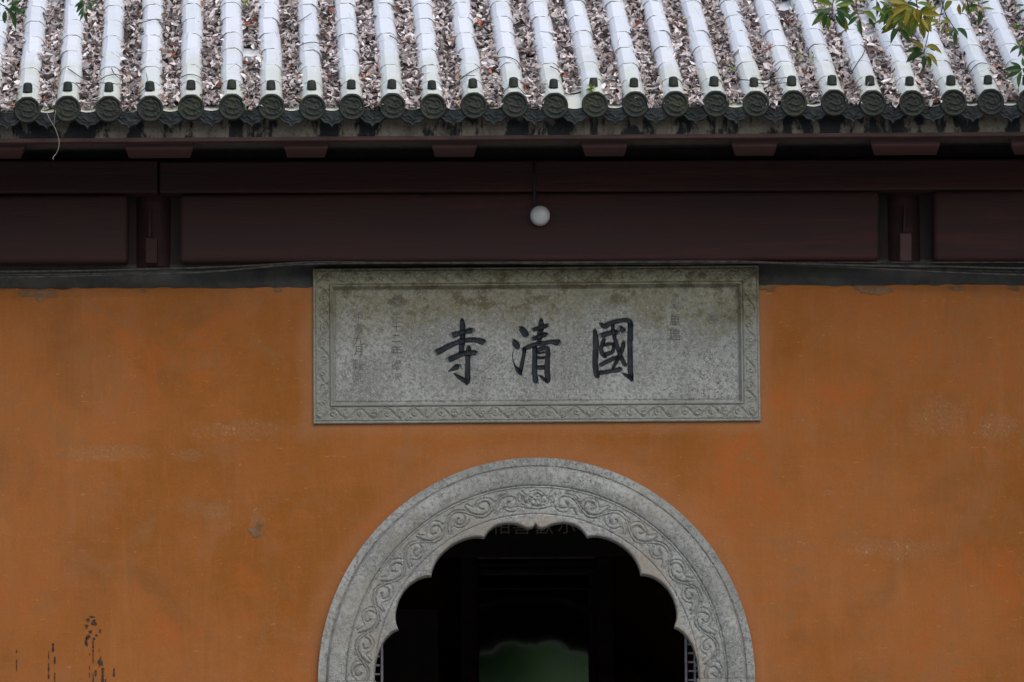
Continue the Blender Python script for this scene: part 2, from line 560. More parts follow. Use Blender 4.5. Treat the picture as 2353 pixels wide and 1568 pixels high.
# ------------------------------------------------------------------ setting: ground, terrace
tag(MB().box(-120, 120, -120, 120, -1.3, -1.0).build('ground', PAVE), kind='structure')
mb = MB().box(-8, 8, -3.2, 9, -0.998, 0.0)
for i in range(5):
    mb.box(-2.2, 2.2, -3.2 - 0.34 * (i + 1), -3.2 - 0.34 * i - 0.002, -0.998, -0.16 * (i + 1))
tag(mb.build('terrace', PAVE), kind='structure')

# ------------------------------------------------------------------ the gatehouse
gate = tag(empty('temple_gatehouse'), 'ochre walled temple gatehouse with pale glazed tile roof, maroon beams and scalloped stone arch', 'building')

XL, XR = W(-900, 784, 0).x, W(3250, 784, 0).x
# front wall: one sheet of plaster with a ragged top edge and the arch cut out
zl, zr = W(0, 664, 0).z, W(2353, 655, 0).z
poly = [(XL, 0.0)]
nb = 40
hx, hz = ARX - 0.06, ARZ - 0.06
poly.append((AC.x - hx, 0.0))
for i in range(nb + 1):
    a = math.pi - math.pi * i / nb
    poly.append((AC.x + hx * math.cos(a), AC.z + hz * math.sin(a)))
poly.append((AC.x + hx, 0.0))
poly.append((XR, 0.0))
nt = 420
notch = False
for i in range(nt + 1):
    t = 1 - i / nt
    x = XL + (XR - XL) * t
    tt = (x - W(0, 660, 0).x) / (W(2353, 660, 0).x - W(0, 660, 0).x)
    j = 0.010 * noise.noise((x * 3.1, 2.0, 0)) + 0.008 * noise.noise((x * 14, 7.0, 0)) + 0.005 * noise.noise((x * 45, 3.0, 0))
    if abs(x - pcx) < phx - 0.02:        # recess that holds the plaque
        if not notch:
            poly.append((pcx + phx - 0.02, zl + (zr - zl) * tt)); poly.append((pcx + phx - 0.02, pcz - phz + 0.02))
            poly.append((pcx - phx + 0.02, pcz - phz + 0.02)); poly.append((pcx - phx + 0.02, zl + (zr - zl) * tt))
            notch = True
        continue
    poly.append((x, zl + (zr - zl) * tt + j))
wall = MB().prism(poly, 0.0, 0.40).build('wall', WALL, gate)
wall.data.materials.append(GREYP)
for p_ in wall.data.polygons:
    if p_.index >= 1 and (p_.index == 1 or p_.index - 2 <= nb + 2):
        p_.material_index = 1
wtop = (zl + zr) / 2
MB().box(XL, XL + 0.4, 0.402, 7.0, 0.0, 5.6).build('wall', WALL, gate)
MB().box(XR - 0.4, XR, 0.402, 7.0, 0.0, 5.6).build('wall', WALL, gate)
MB().box(XL, XR, 7.002, 7.4, 0.0, 5.6).build('wall', WALL, gate)
MB().box(XL + 0.402, XR - 0.402, 0.402, 7.0, 0.002, 0.03).build('floor', DARKWOOD, gate)
MB().box(XL + 0.402, XR - 0.402, 0.402, 7.0, 4.35, 4.45).build('ceiling', DARKWOOD, gate)
# dark render strip above the plaster
zs = W(1176, 603, 0.03).z
MB().box(XL, XR, 0.030, 0.398, wtop - 0.06, zs).build('plaster_strip', GREYP, gate)
MB().box(XL, XR, 0.034, 0.398, zs + 0.001, zs + 0.6).build('infill', DARKWOOD, gate)

# chipped corners along the top of the plaster
def blob(cx, cy, rx, ry, Y, seed, n=44, amp=0.75, top=None):
    out = []
    for i in range(n):
        a = 2 * math.pi * i / n
        k = 1 + amp * noise.noise((math.cos(a) * 1.6 + seed, math.sin(a) * 1.6, seed * 0.7)) + 0.12 * noise.noise((a * 5, seed, 0))
        px, py = cx + rx * k * math.cos(a), cy - ry * k * math.sin(a)
        if top is not None:
            py = max(py, top)
        p = W(px, py, Y)
        out.append((p.x, p.z))
    return out


for i, (cx, cy, rx, ry, top) in enumerate(((92, 674, 38, 15, 668), (60, 672, 16, 9, 668), (2008, 664, 34, 15, 657), (1978, 661, 18, 8, 657), (2196, 662, 18, 5, 658), (1766, 661, 20, 6, 655), (640, 666, 9, 4, 660), (2330, 662, 14, 6, 657), (330, 668, 8, 4, 664))):
    MB().prism(blob(cx, cy, rx, ry, 0, i * 3.1 + 1, top=top), -0.0035 - 0.0005 * i, 0.002).build('plaster_chip', CHIP, gate)

# flaking plaster at mid wall
for i, (cx, cy, rx, ry) in enumerate(((588, 1222, 13, 14), (597, 1204, 9, 5))):
    MB().prism(blob(cx, cy, rx, ry, 0, i * 5 + 40, amp=0.6), -0.003 - 0.0006 * i, 0.002).build('plaster_chip', CHIP, gate)

# black drips low on the left
dr = MB()
def drip(x, y0, y1, w, gap=0.35, seed=0):
    r = random.Random(seed)
    y = y0
    while y < y1:
        ln = r.uniform(5, 18)
        if r.random() > gap:
            k = w * r.uniform(0.5, 1.15)
            n = 6
            L = [(x + r.uniform(-0.5, 0.5) - k * (0.3 + 0.7 * math.sin(math.pi * (i + .5) / (n + 1))), y + ln * i / n) for i in range(n + 1)]
            R = [(2 * x - a + r.uniform(-0.6, 0.6), b) for a, b in L]
            dr.prism(polyP(L + R[::-1], 0), -0.003, 0.001)
        y += ln * r.uniform(0.8, 1.2)


drip(38, 1494, 1540, 1.3, 0.05, 1)
drip(112, 1497, 1700, 1.8, 0.45, 2)
drip(122, 1478, 1495, 3.0, 0.0, 3)
drip(126, 1495, 1700, 1.9, 0.3, 4)
drip(206, 1480, 1560, 1.1, 0.4, 15)
drip(228, 1470, 1540, 0.8, 0.5, 16)
drip(214, 1470, 1560, 1.6, 0.4, 5)
drip(220, 1540, 1700, 2.6, 0.35, 6)
drip(236, 1525, 1570, 4.2, 0.2, 7)
drip(243, 1560, 1700, 2.4, 0.4, 8)
drip(262, 1535, 1700, 3.0, 0.25, 9)
for i, (cx, cy, rx, ry) in enumerate(((203, 1425, 6, 4), (215, 1431, 10, 7), (199, 1440, 4, 6), (208, 1452, 5, 4), (201, 1464, 6, 7), (198, 1478, 4, 12), (222, 1460, 4, 3), (230, 1450, 3, 5), (212, 1418, 8, 2.4), (230, 1520, 7, 12), (216, 1468, 4, 3))):
    dr.prism(blob(cx, cy, rx * .8, ry * .8, 0, i * 2.3 + 60, 18, 0.9), -0.003, 0.001)
o = dr.build('paint_drip', DRIPS, gate)
o['kind'] = 'stuff'

# ---------------- beams under the eave
def beamP(name, pts, y0, y1, mat, bev=0.01, seg=2):
    o = MB().prism(polyP(pts, y0), y0, y1).build(name, mat, gate)
    if bev:
        bevel(o, bev, seg)
    return o


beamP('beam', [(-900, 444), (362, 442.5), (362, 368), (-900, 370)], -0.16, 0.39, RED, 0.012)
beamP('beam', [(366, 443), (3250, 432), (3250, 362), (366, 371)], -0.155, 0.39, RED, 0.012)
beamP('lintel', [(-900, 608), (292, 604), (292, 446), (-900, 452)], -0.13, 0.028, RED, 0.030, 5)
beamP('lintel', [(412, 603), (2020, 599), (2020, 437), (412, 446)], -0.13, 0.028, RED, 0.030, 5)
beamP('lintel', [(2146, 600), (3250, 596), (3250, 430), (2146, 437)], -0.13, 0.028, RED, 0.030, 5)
for (a, b, yt) in ((303, 399, 445), (2034, 2126, 437)):
    # round timber column between the lintels
    c0, c1 = W(a, 606, -0.02), W(b, 606, -0.02)
    r = (c1.x - c0.x) / 2
    mbp = MB().lathe([(0.001, 2.5), (r, 2.5), (r, W(a, yt, -0.02).z), (0.001, W(a, yt, -0.02).z)], ((c0.x + c1.x) / 2, 0.10, 0), 'Z', 28)
    mbp.f = [f for f in mbp.f]
    po = mbp.build('post', RED, gate, True)
    po.data.set_sharp_from_angle(angle=rad(40))
# clip the round posts to the strip above the wall by seating them on it
for o in [k for k in gate.children if k.name.startswith('post')]:
    zb = W(1176, 606, -0.02).z
    for v in o.data.vertices:
        if abs(v.co.z - 2.5) < 1e-4:
            v.co.z = zb
            v.co.y = v.co.y
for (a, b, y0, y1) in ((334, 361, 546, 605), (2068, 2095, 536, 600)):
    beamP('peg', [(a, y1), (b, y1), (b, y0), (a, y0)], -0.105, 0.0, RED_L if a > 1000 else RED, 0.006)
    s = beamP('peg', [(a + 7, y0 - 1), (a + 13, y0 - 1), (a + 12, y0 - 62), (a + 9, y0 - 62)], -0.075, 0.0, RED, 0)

# soffit boards above the brackets, wall plate behind them
Z_FB = W(1176, 322, -0.84).z
so = MB()
so.v = [(x, y, z) for x in (XL - .2, XR + .2) for (y, z) in ((-0.83, Z_FB + .03), (0.39, Z_FB + .60), (0.39, Z_FB + .63), (-0.83, Z_FB + .06))]
so.f = [(0, 4, 5, 1), (1, 5, 6, 2), (2, 6, 7, 3), (3, 7, 4, 0), (0, 1, 2, 3), (7, 6, 5, 4)]
so.build('soffit', DARKWOOD, gate)
zpl = W(1176, 372, -0.15).z
MB().box(XL, XR, 0.02, 0.388, zpl + 0.012, Z_FB + 0.41).build('wall_plate', DARKWOOD, gate)
# brackets: front face, and an underside that runs back to the beam
for (xa, xb) in ((-340, -250), (-105, 57), (286, 446), (650, 756), (990, 1098), (1335, 1444), (1680, 1788), (2000, 2162), (2322, 2480), (2690, 2800)):
    xm = (xa + xb) / 2
    zb = W(xm, 366 - 0.004 * xm, -0.15).z
    yf = -0.79
    f0, f1 = W(xa, 335, yf).x, W(xb, 335, yf).x
    zf = W(xm, 345 - 0.004 * xm, yf).z
    b0, b1 = W(xa + 9, 365, -0.16).x, W(xb - 9, 365, -0.16).x
    ch = 0.018
    v = [(f0, yf, Z_FB + 0.03), (f1, yf, Z_FB + 0.03), (f1 - ch * .2, yf, zf + 0.008), (f0 + ch * .2, yf, zf + 0.008),
         (f0 + ch * .6, yf + 0.01, zf), (f1 - ch * .6, yf + 0.01, zf),
         (f0, -0.05, Z_FB + 0.25), (f1, -0.05, Z_FB + 0.25), (b0, -0.157, zb), (b1, -0.157, zb)]
    f = [(3, 2, 1, 0), (4, 5, 2, 3), (4, 8, 9, 5), (0, 6, 8, 4, 3), (1, 2, 5, 9, 7), (6, 7, 9, 8), (0, 1, 7, 6)]
    f = [tuple(reversed(q)) for q in f]
    bo = mk('bracket', v, f, RED_L, gate)
    bm = bmesh.new(); bm.from_mesh(bo.data); bmesh.ops.recalc_face_normals(bm, faces=bm.faces); bm.to_mesh(bo.data); bm.free()
    bevel(bo, 0.006, 2)

# eave board with mould and the thin batten below it
beamP('eave_board', [(-900, 326), (3250, 300), (3250, 240), (-900, 266)], -0.84, -0.80, FASCIA, 0)
eb = beamP('eave_batten', [(-900, 334.5), (3250, 306.5), (3250, 297), (-900, 325)], -0.862, -0.79, BATTEN, 0.004)

# ------------------------------------------------------------------ roof
roof = empty('roof'); roof.parent = gate
PIT = rad(31.0)
EY = -0.92
A = Vector((-0.053, math.cos(PIT), math.sin(PIT))).normalized()
NRM = Vector((0, -math.sin(PIT), math.cos(PIT)))
NRM = (NRM - A * NRM.dot(A)).normalized()
EX = A.cross(NRM).normalized()
BASIS = Matrix((EX, A, NRM)).transposed()
disc_px = [63, 155, 250, 345, 439, 533, 624, 718, 809, 902, 995, 1089, 1183, 1275, 1367, 1460, 1552, 1645, 1737, 1824, 1917, 2005, 2096, 2191, 2277]
ZE = W(1176, 243.5, EY).z
jit = [2, 0, 1, 1, -1, -2, -1, 1, 0, -1, 1, -1, -2, 1, -1, -1, -1, -1, 0, -1, -2, 0, 1, 0, -1]
rows = [(W(x, 244, EY).x, ZE - jit[i] / 425.0) for i, x in enumerate(disc_px)]
pitch = 0.216
rows = [(rows[0][0] - 0.218, ZE)] + rows + [(rows[-1][0] + 0.214, ZE), (rows[-1][0] + 0.428, ZE)]
NV = len(rows)
left = [(rows[0][0] - pitch * (i + 1), ZE) for i in range(9)]
right = [(rows[-1][0] + pitch * (i + 1), ZE) for i in range(9)]
SLOPE = 5.3


def axis_pt(r, s, n=0.0, u=0.0):
    return Vector((r[0], EY, r[1])) + A * s + NRM * n + EX * u


def frame(o, rx=0.0, rz=0.0):
    return Matrix.Translation(o) @ (BASIS @ Matrix.Rotation(rx, 3, 'Y') @ Matrix.Rotation(rz, 3, 'Z')).to_4x4()


ANG = [-104, -84, -64, -44, -23, 23, 44, 64, 84, 104]


def tube_mesh(L, r0, r1, name, cut=0.0):
    v, f, mi = [], [], []
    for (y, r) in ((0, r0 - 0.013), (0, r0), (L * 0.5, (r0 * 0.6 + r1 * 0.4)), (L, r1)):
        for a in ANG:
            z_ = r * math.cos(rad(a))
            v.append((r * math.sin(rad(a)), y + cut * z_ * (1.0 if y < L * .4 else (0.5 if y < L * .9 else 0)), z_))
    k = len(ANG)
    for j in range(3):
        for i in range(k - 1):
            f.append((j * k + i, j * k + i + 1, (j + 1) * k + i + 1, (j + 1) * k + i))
            mi.append(1 if j == 0 else 0)  # lip face coloured grey: the shadow line at each joint, painted in
    me = bpy.data.meshes.new(name)
    me.from_pydata(v, [], f)
    me.materials.append(GLAZE); me.materials.append(MORTAR_SHADE)
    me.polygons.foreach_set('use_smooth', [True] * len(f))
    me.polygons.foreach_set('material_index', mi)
    at = me.attributes.new('sharp_edge', 'BOOLEAN', 'EDGE')
    for e in me.edges:
        a, b = e.vertices
        if (a % k == b % k and a % k in (4, 5)) or (a // k == b // k == 1):
            at.data[e.index].value = True
    bm = bmesh.new(); bm.from_mesh(me); bmesh.ops.recalc_face_normals(bm, faces=bm.faces); bm.to_mesh(me); bm.free()
    # outward
    me.update()
    c = me.polygons[len(ANG) + 3]
    if c.normal.z < 0:
        me.flip_normals()
    return me


END_L, TL = 0.245, 0.252
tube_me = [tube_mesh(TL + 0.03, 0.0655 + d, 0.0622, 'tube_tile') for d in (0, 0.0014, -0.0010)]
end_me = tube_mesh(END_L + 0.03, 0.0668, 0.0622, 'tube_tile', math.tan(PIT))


# dragon disc: a relief worked on a round grid
def seg_dist(px, pz, path):
    d = np.full(px.shape, 9.0)
    for (a, b) in zip(path[:-1], path[1:]):
        ax, az = a[0], a[1]
        vx, vz = b[0] - ax, b[1] - az
        L = vx * vx + vz * vz + 1e-12
        t = np.clip(((px - ax) * vx + (pz - az) * vz) / L, 0, 1)
        d = np.minimum(d, np.hypot(px - ax - t * vx, pz - az - t * vz))
    return d


def disc_mesh():
    R = 0.0735
    NR, NS = 26, 72
    rr = np.concatenate([np.linspace(0, 0.8, 20), np.linspace(0.82, 1.0, 6)])
    v, f = [], []
    gx = np.array([[r * math.cos(2 * math.pi * k / NS) for k in range(NS)] for r in rr])
    gz = np.array([[r * math.sin(2 * math.pi * k / NS) for k in range(NS)] for r in rr])
    body = [tuple(p) for p in spline([(.02, .55), (.36, .52), (.57, .34), (.58, .10), (.36, -.10), (.04, -.10), (-.27, .02), (-.46, -.10), (-.40, -.34), (-.15, -.50), (.2, -.54), (.42, -.42)], 5)]
    h = np.zeros_like(gx)
    def ridge(path, w, a):
        return a * np.clip(1 - (seg_dist(gx, gz, path) / w) ** 2, 0, 1)
    h = np.maximum(h, ridge(body, 0.105, 0.0075))
    for p, w, a in (([(-.34, .62), (-.1, .55), (.12, .58), (.02, .74)], .07, .007), ([(-.1, .6), (.2, .42)], .10, .008), ([(-.45, .36), (-.28, .3)], .06, .006),
                    ([(-.66, .2), (-.5, .12)], .05, .005), ([(.48, -.22), (.68, -.3)], .06, .006), ([(.55, -.34), (.74, -.22)], .05, .005),
                    ([(.3, .12), (.42, .02)], .08, .006), ([(-.55, -.35), (-.66, -.2)], .05, .005), ([(-.5, .5), (-.6, .42)], .05, .005)):
        h = np.maximum(h, ridge(p, w, a))
    rad_ = np.hypot(gx, gz)
    rim = 0.012 * np.clip(1 - ((rad_ - 0.905) / 0.115) ** 2, 0, 1)
    h = np.maximum(h, np.where(rad_ > 0.8, np.sqrt(np.clip(rim, 0, 1) * 0.012), 0))
    for i in range(len(rr)):
        for k in range(NS):
            v.append((gx[i, k] * R, -h[i, k], gz[i, k] * R))
    n0 = len(v)
    for y in (0.012, 0.022):
        for k in range(NS):
            v.append((gx[-1, k] * R * 0.985, y, gz[-1, k] * R * 0.985))
    for i in range(len(rr) + 1):
        for k in range(NS):
            k2 = (k + 1) % NS
            f.append((i * NS + k, i * NS + k2, (i + 1) * NS + k2, (i + 1) * NS + k))
    me = bpy.data.meshes.new('eave_disc')
    me.from_pydata(v, [], [tuple(q) for q in f])
    me.materials.append(DISC)
    me.polygons.foreach_set('use_smooth', [True] * len(f))
    me.update()
    return me


disc_me = disc_mesh()
mbn = MB().lathe([(0.026, 0.0), (0.0255, 0.010), (0.0248, 0.030), (0.0235, 0.041), (0.0195, 0.049), (0.010, 0.0525), (0.0005, 0.0535)], (0, 0, 0), 'Z', 18)
nail_o = mbn.build('nail_cap', DISC, None, True)
nail_me = nail_o.data
bpy.data.objects.remove(nail_o)


# concave pan tile
def pan_h(t):                       # t in -1..1 across the channel
    return -0.020 + 0.052 * t * t


def pan_mesh(w, L):
    v, f, mi = [], [], []
    K = 12
    for (y, dn) in ((0, -0.014), (0, 0.0), (L, -0.012)):
        for i in range(K + 1):
            t = -1 + 2 * i / K
            v.append((t * w / 2, y, pan_h(t * w / 0.218) + dn))
    for j in range(2):
        for i in range(K):
            f.append((j * (K + 1) + i, j * (K + 1) + i + 1, (j + 1) * (K + 1) + i + 1, (j + 1) * (K + 1) + i))
            mi.append(1 if j == 0 else 0)
    me = bpy.data.meshes.new('pan_tile')
    me.from_pydata(v, [], f)
    me.materials.append(GLAZE); me.materials.append(DRIP)
    me.polygons.foreach_set('material_index', mi)
    me.polygons.foreach_set('use_smooth', [True] * len(f))
    at = me.attributes.new('sharp_edge', 'BOOLEAN', 'EDGE')
    for e in me.edges:
        a, b = e.vertices
        if a // (K + 1) == b // (K + 1) == 1:
            at.data[e.index].value = True
    me.update()
    return me


pan_me = pan_mesh(0.150, 0.29)


# drip tile: ogee-edged pendant with a cloud relief
def drip_mesh():
    w = 0.200
    NX, NZ = 40, 18
    def low(t):
        a = abs(t)
        d = -0.094 + 0.060 * a ** 1.5 + 0.020 * a ** 6
        d += 0.0075 * abs(math.sin(a * math.pi * 2.3 + 0.2)) + (0.0 if a > 0.12 else -(0.12 - a) * 0.09)
        return d
    v, f = [], []
    U = np.zeros((NZ + 1, NX + 1)); V = np.zeros_like(U); E = np.zeros_like(U)
    for j in range(NZ + 1):
        for i in range(NX + 1):
            t = -1 + 2 * i / NX
            top = pan_h(t) - 0.001
            bot = min(low(t) - 0.012, top - 0.008)
            s = j / NZ
            U[j, i] = t * w / 2; V[j, i] = top + (bot - top) * s
            E[j, i] = (1 - s) * (top - bot)
    h = 0.006 * np.clip(1 - ((E - 0.004) / 0.007) ** 2, 0, 1)
    def ridge(path, wd, a):
        return a * np.clip(1 - (seg_dist(U, V, path) / wd) ** 2, 0, 1)
    wave = [tuple(p) for p in spline([(-.06, -.035), (-.045, -.055), (-.025, -.045), (-.01, -.062), (.012, -.072), (.02, -.05), (.04, -.042), (.055, -.05)], 4)]
    h = np.maximum(h, ridge(wave, 0.006, 0.006))
    h = np.maximum(h, ridge([(-.03, -.07), (.0, -.08), (.03, -.068)], 0.004, 0.004))
    h = np.maximum(h, ridge([(-.05, -.03), (-.02, -.034)], 0.004, 0.004))
    h = np.maximum(h, ridge([(.01, -.036), (.045, -.03)], 0.004, 0.004))
    for j in range(NZ + 1):
        for i in range(NX + 1):
            v.append((U[j, i], -h[j, i] - 0.05 * (-V[j, i]), V[j, i]))
    nf = len(v)
    for j in range(NZ):
        for i in range(NX):
            q = j * (NX + 1) + i
            f.append((q, q + NX + 1, q + NX + 2, q + 1))
    # rear edge for thickness
    rim = [NZ * (NX + 1) + i for i in range(NX + 1)]
    for i in rim:
        v.append((v[i][0], v[i][1] + 0.016, v[i][2]))
    for i in range(NX):
        f.append((rim[i], nf + i, nf + i + 1, rim[i + 1]))
    me = bpy.data.meshes.new('drip_tile')
    me.from_pydata(v, [], f)
    me.materials.append(DRIP)
    me.polygons.foreach_set('use_smooth', [True] * len(f))
    me.update()
    return me


drip_me = drip_mesh()

NT = 6
rr = random.Random(3)
for ri, r in enumerate(rows):
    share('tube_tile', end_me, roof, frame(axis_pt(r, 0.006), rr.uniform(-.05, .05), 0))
    share('eave_disc', disc_me, roof, Matrix.Translation(axis_pt(r, 0.0)) @ Matrix.Rotation(rr.uniform(-.12, .12), 4, 'Y') @ Matrix.Rotation(rr.uniform(-.03, .05), 4, 'X'))
    npos = axis_pt(r, 0.118 + rr.uniform(-.006, .006), 0.059)
    share('nail_cap', nail_me, roof, Matrix.Translation(npos) @ Matrix.Rotation(rr.uniform(-.05, .05), 4, 'Y') @ Matrix.Rotation(rr.uniform(-.05, .03), 4, 'X') @ Matrix.Scale(rr.uniform(.95, 1.05), 4))
    off = rr.uniform(-0.012, 0.012)
    drift = rr.uniform(-0.002, 0.002)
    for k in range(NT):
        s = END_L + TL * k + off
        me = tube_me[rr.randrange(3)]
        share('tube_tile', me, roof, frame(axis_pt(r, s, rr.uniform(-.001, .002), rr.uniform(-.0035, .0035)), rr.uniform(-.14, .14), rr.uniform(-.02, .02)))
chan = []
for i in range(NV - 1):
    a, b = rows[i], rows[i + 1]
    m_ = ((a[0] + b[0]) / 2, (a[1] + b[1]) / 2)
    chan.append((m_, b[0] - a[0]))
    share('drip_tile', drip_me, roof, Matrix.Translation(axis_pt(m_, 0.0) + Vector((0, 0.004, 0))) @ Matrix.Rotation(rr.uniform(-.03, .03), 4, 'Y'))
    off = rr.uniform(-0.04, 0.04)
    share('pan_tile', pan_me, roof, frame(axis_pt(m_, 0.0)))
    for k in range(6):
        share('pan_tile', pan_me, roof, frame(axis_pt(m_, 0.22 + off + 0.255 * k, rr.uniform(-.002, .003)), rr.uniform(-.03, .03)))

# the rest of the roof: same tiles, joined
def add_me(V, F, me, mat):
    b = len(V)
    V += [tuple(mat @ v.co) for v in me.vertices]
    F += [tuple(b + i for i in p.vertices) for p in me.polygons]


V, F = [], []
s0 = END_L + TL * NT
for r in rows:
    for k in range(int((SLOPE - s0) / TL)):
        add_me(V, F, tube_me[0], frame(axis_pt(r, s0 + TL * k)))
for r in left + right:
    for k in range(int(SLOPE / TL)):
        add_me(V, F, tube_me[0], frame(axis_pt(r, TL * k)))
o = mk('tube_tile_field', V, F, GLAZE, roof, True); o['kind'] = 'stuff'
V, F = [], []
for r in left + right:
    add_me(V, F, disc_me, Matrix.Translation(axis_pt(r, 0.0)))
    add_me(V, F, nail_me, Matrix.Translation(axis_pt(r, 0.118, 0.059)))
    add_me(V, F, drip_me, Matrix.Translation(axis_pt((r[0] + (pitch / 2 if r[0] < 0 else -pitch / 2), r[1]), 0.0) + Vector((0, 0.004, 0))))
o = mk('eave_disc_row', V, F, DISC, roof, True); o['kind'] = 'stuff'
V, F = [], []
for i, r in enumerate(left + right):
    m_ = (r[0] + (pitch / 2 if r[0] < 0 else -pitch / 2), r[1])
    for k in range(int(SLOPE / 0.255)):
        add_me(V, F, pan_me, frame(axis_pt(m_, 0.255 * k)))
for (m_, w_) in chan:
    for k in range(int((SLOPE - 1.75) / 0.255)):
        add_me(V, F, pan_me, frame(axis_pt(m_, 1.75 + 0.255 * k)))
o = mk('pan_tile_field', V, F, GLAZE, roof, True); o['kind'] = 'stuff'
# bedding, rear slope, gables, ridge
x0, x1 = left[-1][0] - 0.05, right[-1][0] + 0.05
e0 = Vector((0, EY + 0.06, ZE)) + NRM * -0.05 + Vector((0, 0.04, 0.0))
top = e0 + Vector((0, math.cos(PIT), math.sin(PIT))) * SLOPE
rear = Vector((0, 2 * top.y - e0.y, e0.z))
dk = MB()
dk.v = [(x0, e0.y, e0.z), (x1, e0.y, e0.z), (x1, top.y, top.z), (x0, top.y, top.z), (x1, rear.y, rear.z), (x0, rear.y, rear.z),
        (x0, e0.y, e0.z - .05), (x1, e0.y, e0.z - .05), (x1, rear.y, rear.z - .05), (x0, rear.y, rear.z - .05)]
dk.f = [(0, 1, 2, 3), (3, 2, 4, 5), (6, 9, 8, 7), (0, 6, 7, 1), (5, 4, 8, 9), (0, 3, 5, 9, 6), (1, 7, 8, 4, 2)]
dk.build('roof_bedding', DECK, roof)
rb = MB().box(x0, x1, top.y - 0.13, top.y + 0.13, top.z - 0.02, top.z + 0.35).build('ridge', MORTAR_SHADE, roof)
bevel(rb, 0.04)


def R(px, py, n):
    """where the view ray meets the plane that lies n above the tile row axes"""
    d = ray(px, py)
    q = Vector((0, EY, ZE)) + NRM * n
    t = (q - CAM).dot(NRM) / d.dot(NRM)
    return CAM + d * t


# ------------------------------------------------------------------ carved stone: arch
def stamp(H, path, sx, sy, w, depth, sign=-1):
    """press a groove (or ridge) of half-width w along a path into the height grid H; sx, sy: cell sizes, path in metres"""
    P = np.array(path, float)
    pts = []
    for a, b in zip(P[:-1], P[1:]):
        n = max(1, int(np.hypot(*(b - a)) / (0.5 * min(sx, sy))))
        for k in range(n):
            pts.append(a + (b - a) * k / n)
    rx, ry = int(math.ceil(2.2 * w / sx)), int(math.ceil(2.2 * w / sy))
    ny, nx = H.shape
    for (x, y) in pts:
        ix, iy = int(x / sx), int(y / sy)
        a0, a1, b0, b1 = max(ix - rx, 0), min(ix + rx + 1, nx), max(iy - ry, 0), min(iy + ry + 1, ny)
        if a0 >= a1 or b0 >= b1:
            continue
        gx = (np.arange(a0, a1) * sx - x) ** 2
        gy = (np.arange(b0, b1) * sy - y) ** 2
        g = depth * np.exp(-(gx[None, :] + gy[:, None]) / (w * w))
        blk = H[b0:b1, a0:a1]
        np.maximum(blk, g, out=blk)


def scroll(cx, cy, r0, turns, a0, d, shrink=0.25, n=26):
    out = []
    for i in range(n + 1):
        t = i / n
        r = r0 * (1 - (1 - shrink) * t)
        a = a0 + d * turns * 2 * math.pi * t
        out.append((cx + r * math.cos(a), cy + r * math.sin(a)))
    return out


def rinceau(G, RD, L, mid, amp, period, sx, sy, w, depth, phase=0.0, rnd=None):
    """a running vine with curling leaves, cut into G, with softly raised leaves in RD"""
    rnd = rnd or random.Random(1)
    for dy in (0.0, amp * 0.28):
        stamp(G, [(x, mid + dy - amp * 0.14 + amp * math.sin(2 * math.pi * (x + phase) / period)) for x in np.linspace(0, L, max(8, int(L / 0.006)))], sx, sy, w, depth)
    k = 0
    x = -phase - period / 4
    while x < L + period:
        up = 1 if k % 2 == 0 else -1
        cx, cy = x + period * 0.02, mid - up * amp * 0.18
        r = amp * rnd.uniform(0.84, 1.0)
        stamp(G, scroll(cx, cy, r, 1.25, math.pi * (0.5 if up > 0 else 1.5) + rnd.uniform(-.4, .4), up, 0.22), sx, sy, w, depth * 0.85)
        stamp(RD, scroll(cx, cy, r * 0.72, 0.9, rnd.uniform(0, 6), up, 0.3), sx, sy, w * 2.6, depth * 0.7)
        for q in range(5):
            a = rnd.uniform(0, 6.28)
            lx, ly = cx + period * rnd.uniform(-.26, .26), mid + amp * rnd.uniform(-1.1, 1.1)
            stamp(G, scroll(lx, ly, amp * rnd.uniform(.2, .36), rnd.uniform(.3, .6), a, rnd.choice((-1, 1)), 0.5, 8), sx, sy, w * 0.8, depth * rnd.uniform(.5, .8))
            stamp(RD, [(lx, ly), (lx + amp * rnd.uniform(-.2, .2), ly + amp * rnd.uniform(-.2, .2))], sx, sy, w * 2.4, depth * 0.6)
        x += period / 2
        k += 1


U = 1 / 410.0                        # one frame pixel on the wall, in metres
foil_z = [(1500, 490), (1490, 512), (1474, 530), (1450, 536), (1425, 530), (1390, 514), (1345, 503), (1300, 501), (1255, 509), (1215, 525), (1178, 555), (1147, 600),
          (1115, 594), (1080, 594), (1040, 602), (1000, 615), (960, 634), (920, 659), (880, 692), (850, 724), (825, 762), (806, 805), (797, 835), (795, 857),
          (770, 858), (735, 866), (700, 880), (650, 915), (610, 958), (580, 1012), (562, 1070), (556, 1110), (558, 1160), (576, 1213),
          (550, 1224), (520, 1246), (490, 1278), (462, 1322), (440, 1375), (425, 1435), (418, 1500), (416, 1562)]
fo = []
for (x, y) in foil_z:
    px, py = PP(780 + x / 2.676, 1120 + y / 2.676)
    p = W(px, py, ARC_Y)
    fo.append((math.atan2((p.z - AC.z) / ARZ, -(p.x - AC.x + 0.0015) / ARX), math.hypot((p.x - AC.x) / ARX, (p.z - AC.z) / ARZ)))
fo_a = np.array([max(0.0, a) for a, r in fo])[::-1]   # angle from the left springing, rising to the crown
fo_r = np.array([r for a, r in fo])[::-1]
NA, NRr = 1100, 100
ang = np.linspace(0, math.pi, NA)
fold = np.minimum(ang, math.pi - ang)
rin = np.interp(fold, fo_a, fo_r)
t = np.linspace(0, 1, NRr)
RR = 1 - (1 - rin)[None, :] * t[:, None]       # normalised radius, outer -> inner
dout = (1 - RR) * 503 * U                       # metres in from the outer edge
arcL = ang * 405 * U
